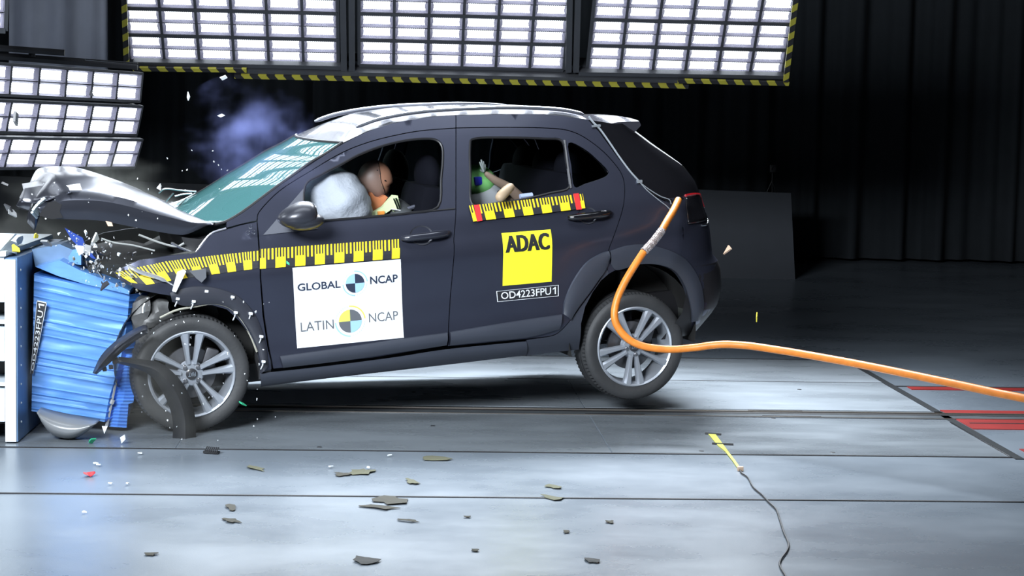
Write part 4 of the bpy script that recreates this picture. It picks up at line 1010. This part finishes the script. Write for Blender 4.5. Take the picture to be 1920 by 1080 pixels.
# gantry frame around them with hazard tape
g0 = Vector(aty(232, 121, YP - .05)); ga = empty('lamp_gantry'); gm = frame_from(g0, (1, 0, 0), up_); ga.matrix_world = gm; tag(ga, 'dark steel gantry carrying the hanging lamp panels, edged with yellow and black tape', 'gantry')
gi = gm.inverted(); Rn = gm.to_3x3()
def gp(x, y):       # pixel on the gantry plane
    d = Vector(ray(x, y)); o = Vector(CAM); n = Rn.col[2]; t = (g0 - o).dot(n) / d.dot(n); return gi @ (o + d * t)
def beam(name, a, b, wd, th, mt, z=0):
    A = gp(*a); B = gp(*b); A.z = B.z = z; d = B - A; ln = d.length; mb = MB(); mb.box((ln / 2, 0, 0), (ln, wd, th)); o = mb.build(name, mt, ga, smooth=0)
    o.location = A; o.rotation_euler = (0, 0, math.atan2(d.y, d.x)); return o
beam('beam', (234, 122), (1480, 146), .05, .1, FRAME, -.12); 
for x, xb in ((640, 645), (658, 660), (1071, 1066), (1089, 1080)): beam('beam', (x, -200), (xb, 135), .045, .06, FRAME, -.02)
beam('hazard_tape', (228, -150), (238, 112), .04, .02, HAZ, .03); beam('hazard_tape', (1508, -150), (1472, 150), .04, .02, HAZ, .03)
beam('hazard_tape', (250, 124), (463, 127), .034, .02, HAZ, .03); beam('hazard_tape', (440, 138), (1290, 157), .034, .02, HAZ, .03); beam('hazard_tape', (1270, 147), (1478, 152), .034, .02, HAZ, .03)
beam('beam', (440, 132), (1290, 152), .045, .08, FRAME, -.02); beam('beam', (250, 119), (640, 127), .035, .05, FRAME, -.02); beam('beam', (1085, 138), (1475, 145), .035, .05, FRAME, -.02)
for x in (300, 860, 1420):
    A = gp(x, 100); mb = MB(); mb.box((0, 2.2, 0), (.05, 4.4, .05)); o = mb.build('hanger', FRAME, ga, smooth=0); o.location = (A.x, 0, -.16)
# left lamp bank: three strips on a stand
hd = Vector(ray(2600, 300)).normalized()
def strip_mtx(tr, br, Yr):
    p = Vector(aty(*tr, Yr)); d = Vector(ray(*br)); o = Vector(CAM); t = (p.dot(hd) - o.dot(hd)) / d.dot(hd); q = o + d * t; return p, q
S3 = [strip_mtx((262, 137), (257, 190), 13.0), strip_mtx((262, 198), (251, 252), 13.0), strip_mtx((262, 260), (247, 312), 13.0)]
for k, (p, q) in enumerate(S3):
    rh = (p - q).length; cw = .27; nc = 8
    p0 = q - hd * cw * nc
    e = lamp_panel('floodlight_strip', frame_from(p0, hd, p - q), nc, 1, cw, rh, ['top', 'middle', 'bottom'][k] + ' strip of the LED lamp bank standing behind the barrier', 'lamp strip', 'lamp strips of the left bank', gap=.012)
mb = MB(); s0 = S3[2][1] - hd * 2.0 + Vector((0, .35, 0)); st = empty('lamp_stand', (s0.x, s0.y, 0)); tag(st, 'black steel stand carrying the three lamp strips on the left', 'stand')
mb.box((0, 0, 1.3), (.08, .08, 2.6)); mb.build('post', HULL, st, smooth=0)
mb = MB(); mb.box((0, 0, .03), (.8, .6, .06)); mb.build('foot', HULL, st, smooth=0)
A = Vector(aty(-30, 88, 13.0)); B = Vector(aty(121, 99, 13.0)); A2 = Vector(aty(-30, 103, 13.1)); B2 = Vector(aty(258, 124, 13.1)); bs = Vector((s0.x, s0.y, 0))
mb = MB(); mb.tube([A - bs, B - bs], .025, 6); mb.tube([A2 - bs, B2 - bs], .03, 6); mb.tube([Vector(aty(60, 92, 13.05)) - bs, Vector(aty(60, 106, 13.05)) - bs], .025, 6); mb.build('crossbar', HULL, st)
mb = MB(); mb.tube([Vector(aty(160, 112, 13.08)) - bs, Vector(aty(259, 121, 13.08)) - bs], .006, 5); mb.build('bright_edge', CHROME, st)
# corner of another panel, upper left
ax_ = Vector((.9, .42, 0)).normalized(); p0 = Vector(aty(8, 57, 11.0)) - ax_ * .66
lamp_panel('led_floodlight', frame_from(p0, ax_, Vector((.42, 0, 1))), 3, 4, .22, .22, 'cropped LED floodlight at the far top left corner', 'lamp panel')

# ------------------------------------------------------------------ barrier
def px3(x, y, Y): return Vector(aty(x, y, Y))
fx = atz(38, 828)[0]; fy = 9.41
bar = empty('crash_barrier', (fx, fy, 0)); tag(bar, 'white and blue steel crash barrier block at the left edge', 'barrier')
zt = px3(35, 478, fy).z
mb = MB(); mb.box((-.03, .6, zt / 2), (.06, 1.3, zt - .02)); 
mb.build('front_plate', BARB, bar, smooth=0)
mb = MB(); mb.box((-.035, -.052, zt / 2 - .005), (.055, .012, zt - .03)); mb.build('plate_edge', BARW, bar, smooth=0)
for k, z in enumerate(np.linspace(.1, zt - .08, 9)):
    mb = MB(); mb.rev([(0, .004), (.005, .004), (.007, 0)], 8, 'x', (0, .03, z)); mb.build('bolt', BARW, bar)
mb = MB()
def zz(y): return px3(0, y, fy).z
for (ya, yb) in ((478, 565), (612, 675), (727, 788)):
    za, zb = zz(ya), zz(yb); mb.box((-.75, .0, (za + zb) / 2), (1.37, .10, za - zb), None, .006); 
for (ya, yb) in ((598, 606), (715, 722)):
    za, zb = zz(ya), zz(yb); mb.box((-.75, .12, (za + zb) / 2), (1.37, .30, max(.015, za - zb)))
mb.build('cross_beam', BARW, bar, smooth=0)
mb = MB(); mb.box((-.75, .7, zt / 2), (1.3, .9, zt * .9)); mb.build('core', BLACK, bar, smooth=0)
mb = MB(); mb.box((-.8, .55, zt + .01), (1.5, 1.25, .03), None, .01); jit(mb, (-.35, .1, zt + .04), (.6, .3, .05), 44, .05); mb.build('top_plate', BARW, bar, smooth=30)
# honeycomb element
hy = 9.62; hb_ = px3(60, 800, hy); hcg = empty('deformable_barrier', (hb_.x, hb_.y, hb_.z)); tag(hcg, 'bright blue crushed aluminium honeycomb element between barrier and front wheel', 'barrier')
def hrel(x, y, Y): return px3(x, y, Y) - hb_
mb = MB()   # near face corrugated + body
tl_, tr_, br2, bl_ = (64, 513), (243, 552), (196, 791), (59, 771)
rows = []; n = 92; mcol = 14
random.seed(5); offs = [random.uniform(-1, 1) for _ in range(n + 1)]
for i in range(n + 1):
    t = i / n; r = []
    for j in range(mcol + 1):
        s = j / mcol; xx = (tl_[0] * (1 - s) + tr_[0] * s) * (1 - t) + (bl_[0] * (1 - s) + br2[0] * s) * t; yy = (tl_[1] * (1 - s) + tr_[1] * s) * (1 - t) + (bl_[1] * (1 - s) + br2[1] * s) * t
        if j == mcol: xx += 7 * math.sin(math.pi * min(1, t * 1.25))
        w_ = (-.009 if i % 5 == 0 and offs[i] > -.5 else .001) + .0008 * offs[i] + .009 * noise.noise(Vector((s * 3, t * 16, 0)))
        r.append(hrel(xx, yy, hy + w_ + .05 * s))
    rows.append(r)
back = [[p + Vector((.0, .7, .02)) for p in r] for r in rows[::6]]
mb.grid(rows); mb.build('core_face', BLUEA, hcg, smooth=50)
mb = MB(); mb.grid([[p for p in rows[0]], [p + Vector((0, .75, .0)) for p in rows[0]]]); mb.grid([[r[-1] for r in rows], [r[-1] + Vector((.10, .18, .0)) for r in rows], [r[-1] + Vector((.06, .75, .0)) for r in rows]]); mb.grid([rows[-1], [p + Vector((0, .7, 0)) for p in rows[-1]]])
mb.build('cladding_sheet', BLUED, hcg, smooth=30)
mb = MB(); mb.prism([hrel(x, y, hy + .02) for x, y in [(66, 500), (112, 488), (150, 507), (196, 524), (243, 545), (242, 552), (160, 533), (110, 518)]], (0, .7, .03)); mb.build('top_fold', BLUEA, hcg, smooth=20)
mb = MB(); mb.prism([hrel(x, y, 9.75) for x, y in [(60, 468), (112, 458), (140, 470), (150, 505), (66, 500)]], (0, .4, .0)); mb.build('rear_foil', BARB, hcg, smooth=20)
# bumper element, finely ribbed
rows = []
q4 = [(228, 662), (256, 688), (241, 802), (203, 800)]; n = 44
for i in range(n + 1):
    t = i / n; xl = 229 + (203 - 229) * t; xr = (258 if t < .66 else 249) + (245 - 258) * t * .9; yl = 664 + 136 * t; yr = 662 + 140 * t; w_ = .005 * (1 if i % 2 else -1)
    rows.append([hrel(xl, yl, hy + .1 + w_), hrel((xl + xr) / 2, (yl + yr) / 2, hy + .08 + w_), hrel(xr, yr, hy + .1 + w_), hrel(xr, yr, hy + .6)])
mb = MB(); mb.grid(rows); mb.build('bumper_element', mat('blue_bumper_element', (.10, .27, .68), .4, .3, var=.1), hcg, smooth=20)
mb = MB(); mb.tube([hrel(228, 662, hy + .08), hrel(214, 730, hy + .07), hrel(200, 798, hy + .08)], .009, 6); mb.tube([hrel(212, 750, hy + .06), hrel(209, 757, hy + .06)], .012, 6); mb.build('edge_strip', mat('glue_grey', (.3, .31, .32), .5), hcg)
# torn blue foil above
mb = MB(); mb.prism([hrel(x, y, hy + .05) for x, y in [(121, 427), (135, 435), (155, 446), (160, 460), (180, 486), (172, 484), (148, 465), (134, 449)]], (0, .02, .0)); mb.build('torn_foil', mat('dark_blue_foil', (.02, .06, .32), .35, .3), hcg, smooth=20)
mb = MB(); a_ = [hrel(x, y, hy + .03) for x, y in [(130, 492), (128, 482), (137, 468), (148, 468), (152, 480), (152, 497), (142, 495), (136, 490)]]; mb.prism(a_, (0, .05, .0)); mb.build('torn_foil', BLUEA, hcg, smooth=20)
# printed label on the honeycomb
lab = [(68, 562), (88, 567), (62, 701), (52, 698)]
def lb(x, y, o):    # x along text (bottom -> top), y across
    bl4 = (57, 700), (69, 563), (88, 567), (62, 701)   # text baseline runs upward; far edge to near edge
    px = (bl4[0][0] * (1 - x) + bl4[1][0] * x) * y + (bl4[3][0] * (1 - x) + bl4[2][0] * x) * (1 - y); py = (bl4[0][1] * (1 - x) + bl4[1][1] * x) * y + (bl4[3][1] * (1 - x) + bl4[2][1] * x) * (1 - y)
    return hrel(px, py, hy - .03 - o)
mb = MB(); mb.grid([[lb(i / 8, j / 2, 0) for j in range(3)] for i in range(9)]); mb.mi = 1
for (x0, x1, y0, y1) in ((0, 1, 0, .05), (0, 1, .95, 1), (.985, 1, 0, 1)): mb.add([lb(x0, y0, .002), lb(x1, y0, .002), lb(x1, y1, .002), lb(x0, y1, .002)], [(0, 1, 2, 3)])
v, f = textmesh('OD4223FPU', .006); mb.add([lb(.04 + .83 * x, .18 + .62 * y, .002) for x, y in v], f); _, v, f = one(0, .89, .2, .965, .8); mb.add([lb(x, y, .002) for x, y in v], f); mb.build('number_label', [BLACKF, WHITE], hcg, smooth=0)
# grey plastic cup hanging under the honeycomb
mb = MB(); op = crom([px3(x, y, 9.40) for x, y in [(70, 776), (76, 800), (90, 820), (112, 829), (135, 828), (158, 814), (180, 794)]], 4); tp_ = crom([px3(x, y, 9.40) for x, y in [(70, 770), (88, 775), (106, 779), (124, 783), (143, 786), (162, 790), (182, 793)]], 4)
b0 = px3(115, 829, 9.40); rows = []
for k in range(9):
    t = k / 8; rows.append([(a.lerp(b, t) - b0) + Vector((0, .10 - .12 * math.sin(math.pi * .5 * (1 - abs(2 * t * .5)) if False else math.sin(math.pi * t) * 1.2), 0)) for a, b in zip(op, tp_)])
mb.grid(rows); o = mb.build('undertray_cup', PLAST, smooth=80, solid=.004); o.location = b0; tag(o, 'smooth grey plastic liner hanging below the blue honeycomb', 'plastic liner')

# ------------------------------------------------------------------ loose things on the floor
mb = MB(); f0 = Vector(atz(1360, 850)); 
def fl(x, y, z=.006): return Vector(atz(x, y)) + Vector((0, 0, z)) - f0
mt_ = empty('measuring_tape', f0); tag(mt_, 'yellow marker tape strip stuck on the steel floor plates at right', 'tape')
a = fl(1334, 815); b = fl(1352, 838); c = fl(1387, 882); mb = MB()
def ribbon(mb, pts, ws):
    L = []; R = []
    for i, p in enumerate(pts):
        t = (pts[min(i + 1, len(pts) - 1)] - pts[max(i - 1, 0)]).normalized(); n = Vector((-t.y, t.x, 0)); L.append(p + n * ws[i]); R.append(p - n * ws[i])
    mb.grid([L, R])
ribbon(mb, [a, b, fl(1362, 848), fl(1376, 866), c], [.02, .016, .008, .007, .007]); mb.build('tape', mat('fluo_yellow', (.6, .62, .05), .5), mt_, smooth=0, solid=.003)
for (x, y, h) in ((1337, 816, 15), (1355, 835, 20)):
    mb = MB(); mb.tube([fl(x - h, y - 1), fl(x + h, y + 1)], .008, 5); mb.build('black_strip', BLACK, mt_)
mb = MB(); wpts = [(1387, 884), (1391, 890), (1402, 898), (1412, 916), (1428, 930), (1441, 944), (1455, 958), (1461, 975), (1469, 1000), (1478, 1022), (1475, 1036), (1464, 1052), (1462, 1064), (1472, 1082), (1480, 1100)]
w0_ = Vector(atz(1455, 958)); mb.tube(crom([Vector(atz(x, y)) + Vector((0, 0, .007)) - w0_ for x, y in wpts], 5), .004, 6); o = mb.build('thin_wire', BLACK); o.location = w0_; tag(o, 'thin black wire snaking over the floor to the lower edge', 'wire')
mb = MB(); pc = Vector(atz(1388, 883)); mb.box((0, 0, .012), (.03, .02, .022), None, .003); o = mb.build('wire_connector', mat('tan_plastic', (.5, .36, .26), .5)); o.location = pc; tag(o, 'small tan connector joining yellow tape and black wire', 'connector')
# mud flakes
random.seed(3)
def flake(x, y, ln, wd, ang, label, mt=MUD, curl=0.004):
    p = Vector(atz(x, y)); mb = MB(); n = 12; ring = []
    for i in range(n):
        th = 2 * math.pi * i / n; rr = 1 + random.uniform(-.42, .3); ring.append(Vector((ln / 2 * math.cos(th) * rr, wd / 2 * math.sin(th) * rr, .004 + curl * math.cos(th) ** 2)))
    R = Matrix.Rotation(ang, 3, 'Z'); mb.prism([R @ q for q in ring], (0, 0, .0015)); o = mb.build('mud_flake', mt, smooth=0); o.location = p; tag(o, label, 'flake'); return o
OL = mat('olive_mud', (.10, .10, .06), .9)
for x, y, ln, wd, a, lab_, mt in [
    (708, 953, .07, .18, 1.2, 'large dark mud flake below the floor seam under the white sign', MUD), (733, 940, .16, .16, -.7, 'forked dark mud flake lying across the floor seam', MUD), (764, 978, .03, .1, 1.1, 'small dark flake right of the large mud flake', MUD),
    (686, 1053, .10, .14, .1, 'black mud flake near the lower edge of the floor, left of centre', mat('black_mud', (.02, .02, .018), .8)), (433, 953, .04, .11, .2, 'brown flake, the upper of two on the floor left of centre', MUD), (433, 978, .05, .11, .9, 'brown oval flake, the lower of two on the floor left of centre', MUD),
    (679, 886, .11, .14, -.5, 'olive mud flake under the white sign', OL), (476, 879, .05, .17, .6, 'olive crescent flake right of the front wheel', OL), (818, 861, .14, .12, -.3, 'grey-green mud patch on the plate edge below the sill', OL),
    (772, 905, .16, .05, -1.3, 'long olive mud smear beside the grey-green patch', OL), (641, 891, .09, .08, -.2, 'brown crumb heap left of the olive flake', MUD), (1038, 914, .10, .07, -.8, 'tan mud curl above the floor seam at centre', OL), (1036, 935, .14, .07, -.8, 'bent tan mud streak on the floor seam at centre', OL),
    (1108, 1053, .06, .08, .1, 'black square flake near the lower edge right of centre', mat('black_mud', (.02, .02, .018), .8)), (1062, 999, .035, .05, 0, 'small dark spot, the upper left of two on the floor below the rear door', MUD), (1144, 980, .035, .05, 0, 'small dark spot, the right-hand of two on the floor below the rear door', MUD),
    (281, 1041, .06, .05, 0, 'reddish brown smudge flake near the lower left edge', MUD), (890, 1034, .03, .04, 0, 'tiny black flake at the lower floor centre', MUD), (876, 971, .03, .03, 0, 'tiny brown flake under the door seam', MUD)]:
    flake(x, y, ln, wd, a, lab_, mt)
fp = flake(168, 894, .06, .05, .4, 'red plastic shard lying on the floor below the grey liner', mat('red_shard', (.5, .03, .04), .3), .02); fp.name = 'plastic_shard'; fp['category'] = 'shard'
p = Vector(atz(397, 850)); mb = MB()
for k in range(7): mb.box((-.03 + .01 * k, -.004 * k, .02), (.006, .03, .03), Matrix.Rotation(.5, 3, 'Y'))
mb.box((0, -.01, .008), (.08, .03, .012), Matrix.Rotation(-.3, 3, 'Z')); o = mb.build('ribbed_clip', BLACK, smooth=0); o.location = p; tag(o, 'black ribbed plastic clip on the floor beneath the front wheel', 'clip')

# ------------------------------------------------------------------ flying debris
def shard(p, s, mt, label, group, name='debris_shard', flat=.2, seed=0):
    rnd = random.Random(seed); n = rnd.choice((3, 4, 4, 5)); ring = []
    for i in range(n):
        th = 2 * math.pi * i / n + rnd.uniform(-.4, .4); rr = s * rnd.uniform(.45, 1); ring.append(Vector((rr * math.cos(th), rr * math.sin(th) * rnd.uniform(.5, 1), 0)))
    mb = MB(); mb.prism(ring, (0, 0, s * flat)); o = mb.build(name, mt, smooth=0); o.location = p; o.rotation_euler = (rnd.uniform(0, 6), rnd.uniform(0, 6), rnd.uniform(0, 6)); tag(o, label, 'debris', group); return o
SW = mat('shard_white', (.75, .8, .82), .3); SD = mat('shard_dark', (.03, .03, .035), .4); SG = mat('shard_grey', (.35, .36, .37), .3, .3); SY = mat('shard_yellow', (.7, .6, .05), .5); SGN = mat('shard_green', (.03, .4, .2), .4); ST = mat('shard_tan', (.6, .4, .28), .6)
k = 0
for (x, y, s, mt, lab_) in [
    (30, 172 - 0, .04, SD, None), (32, 226, .06, SD, 'dark triangular fragment flying in front of the middle lamp strip'), (171, 174, .035, SD, 'dark fragment flying in front of the top lamp strip'), (419, 147, .03, SW, 'white sliver flying highest, above the blue smoke'), (352, 181, .025, SW, 'white sliver flying left of the blue smoke'), (415, 216, .022, SW, 'white fleck at the upper edge of the blue smoke'),
    (300, 350, .03, SW, 'white sliver flying just above the bonnet'), (10, 343, .05, SD, 'black fragment flying left of the folded bonnet nose'), (17, 389, .045, SD, 'dark grey fragment flying above the barrier'), (22, 399, .04, SG, 'grey blurred fragment flying above the barrier'), (10, 452, .10, SW, 'large white fragment on top of the barrier edge'),
    (28, 466, .035, SY, 'yellow fragment above the barrier edge'), (68, 441, .028, SY, 'yellow fragment left of the torn blue foil'), (198, 536, .04, SD, 'black fragment in front of the blue honeycomb top'), (1364, 468, .045, ST, 'pinkish tan fragment flying in front of the upright board'), (1418, 595, .03, SY, 'pale yellow fragment flying right of the car tail'),
    (455, 756, .03, SGN, 'green fleck flying before the front tyre'), (170, 826, .03, SGN, 'green fleck beneath the blue bumper element'), (540, 494, .018, SGN, 'green fleck in front of the door measuring strip'), (194, 804, .035, SW, 'white block fragment below the blue bumper element'), (232, 824, .03, SW, 'white sliver near the floor between liner and wheel'),
    (152, 450 + 18, .05, SW, 'white chipped plate flying right of the torn foil'), (180, 448, .045, SW, 'white lozenge fragment flying below the bonnet'), (205, 422, .04, ST, 'cream fragment flying beneath the bonnet edge'), (86, 454, .05, SG, 'grey curled fragment above the blue honeycomb'), (165, 470, .05, SG, 'grey faceted fragment between foil and wing strip'), (268, 578, .035, SW, 'white sliver above the bumper blade'), (346, 527, .0, SW, None)]:
    if lab_ is None: continue
    k += 1; shard(aty(x, y, 9.35), s, mt, lab_, 'larger flying fragments', seed=k)
rng = random.Random(21)
GL = 'splinters bursting out of the engine bay'
for i in range(190):
    t = rng.random(); x = 110 + 150 * rng.betavariate(2, 2.5) + rng.uniform(-20, 40); y = 425 + 110 * rng.betavariate(2, 2) + (x - 150) * .28
    if y > 500 and x < 150: y -= 60
    s = rng.choice((.004, .005, .007, .009, .012, .018)); mt = rng.choice((SW, SW, SG, SG, SD, CHROME))
    lb_ = {'shard_white': 'small white splinter bursting out between bonnet and blue honeycomb', 'shard_grey': 'small grey splinter bursting out between bonnet and blue honeycomb', 'shard_dark': 'small black splinter bursting out between bonnet and blue honeycomb', 'bright_metal': 'small bright metal splinter bursting out between bonnet and blue honeycomb'}[mt.name]
    shard(aty(x, y, rng.uniform(9.2, 9.7)), s, mt, lb_, mt.name.replace('_', ' ') + ' ' + GL, seed=100 + i, name='splinter', flat=.35)
for i in range(30):
    x = rng.uniform(60, 460); y = rng.uniform(330, 420) - (x > 300) * 60; mt = rng.choice((SW, SW, SG))
    shard(aty(x, y, rng.uniform(9.1, 9.6)), rng.choice((.005, .007)), mt, 'tiny %s speck flying above the bonnet' % ('white' if mt is SW else 'grey'), 'specks above the bonnet, ' + mt.name, seed=400 + i, name='speck', flat=.4)
for i in range(50):
    x = rng.uniform(255, 520); y = rng.uniform(560, 830); mt = rng.choice((SW, SW, SG))
    shard(aty(x, y, rng.uniform(9.2, 9.5)), rng.choice((.005, .006, .009)), mt, 'tiny %s speck flying around the front wheel' % ('white' if mt is SW else 'grey'), 'specks around the front wheel, ' + mt.name, seed=500 + i, name='speck', flat=.4)
for i, (x, y) in enumerate([(180, 872), (263, 853), (185, 875), (620, 878), (730, 857), (690, 880), (158, 964), (208, 910), (240, 910)]):
    q = atz(x, y); q[2] = .008; o = shard(q, .018, SW, 'small white chip lying on the grey floor in the foreground', 'white chips on the floor', seed=600 + i, name='floor_chip', flat=.3); o.rotation_euler = (.1, .1, i)

# ------------------------------------------------------------------ smoke and dust
def cloud(name, px, Y, r, col, dens, label, scale, seed, thr=.45):
    m = bpy.data.materials.new(name); m.use_nodes = True; nt = m.node_tree; nt.nodes.clear(); N = nt.nodes.new; L = nt.links.new
    out = N('ShaderNodeOutputMaterial'); v = N('ShaderNodeVolumePrincipled'); v.inputs['Color'].default_value = (*col, 1); v.inputs['Anisotropy'].default_value = .2
    tc = N('ShaderNodeTexCoord'); n = N('ShaderNodeTexNoise'); n.inputs['Scale'].default_value = scale; n.inputs['Detail'].default_value = 5; mp = N('ShaderNodeMapping'); mp.inputs['Location'].default_value = (seed, seed, 0)
    L(tc.outputs['Object'], mp.inputs[0]); L(mp.outputs[0], n.inputs[0])
    mr = N('ShaderNodeMapRange'); mr.inputs['From Min'].default_value = thr; mr.inputs['From Max'].default_value = .75; mr.inputs['To Min'].default_value = 0; mr.inputs['To Max'].default_value = dens; L(n.outputs[0], mr.inputs[0])
    ln = N('ShaderNodeVectorMath'); ln.operation = 'LENGTH'; 
    nd = N('ShaderNodeTexNoise'); nd.inputs['Scale'].default_value = 1.7; nd.inputs['Detail'].default_value = 3; L(mp.outputs[0], nd.inputs[0])
    ad = N('ShaderNodeVectorMath'); ad.operation = 'MULTIPLY_ADD'; ad.inputs[1].default_value = (1.3, 1.3, 1.3); L(nd.outputs['Color'], ad.inputs[0]); L(tc.outputs['Object'], ad.inputs[2])
    sb = N('ShaderNodeVectorMath'); sb.operation = 'SUBTRACT'; sb.inputs[1].default_value = (.65, .65, .65); L(ad.outputs[0], sb.inputs[0]); L(sb.outputs[0], ln.inputs[0])
    fo = N('ShaderNodeMapRange'); fo.interpolation_type = 'SMOOTHSTEP'; fo.inputs['From Min'].default_value = .2; fo.inputs['From Max'].default_value = .85; fo.inputs['To Min'].default_value = 1; fo.inputs['To Max'].default_value = 0; L(ln.outputs['Value'], fo.inputs[0])
    mu = N('ShaderNodeMath'); mu.operation = 'MULTIPLY'; L(mr.outputs[0], mu.inputs[0]); L(fo.outputs[0], mu.inputs[1]); L(mu.outputs[0], v.inputs['Density']); L(v.outputs[0], out.inputs['Volume'])
    mb = MB(); mb.ell((0, 0, 0), (1, 1, 1), None, 24, 14); o = mb.build(name, m, smooth=80); o.location = aty(*px, Y); o.scale = r; tag(o, label, 'smoke', kind='stuff'); return o
cloud('blue_smoke', (465, 270), 11.4, (.5, .35, .45), (.24, .28, .62), 4.5, 'bluish smoke puff rising behind the windscreen', 1.9, 5.3, .47)
cloud('grey_dust', (190, 430), 10.75, (.95, .40, .50), (.60, .62, .58), 5.0, 'grey dust cloud bursting over the crushed engine bay', 2.0, 7.7, .4)
cloud('floor_dust', (285, 745), 9.4, (.5, .3, .45), (.60, .60, .56), 2.6, 'grey dust swirling in front of the front wheel', 2.0, 1.7, .38)
cloud('airbag_smoke', (545, 330), 9.85, (.35, .12, .16), (.4, .44, .8), 1.2, 'thin bluish smoke drifting out over the windscreen pillar', 2.5, 9.2, .38)
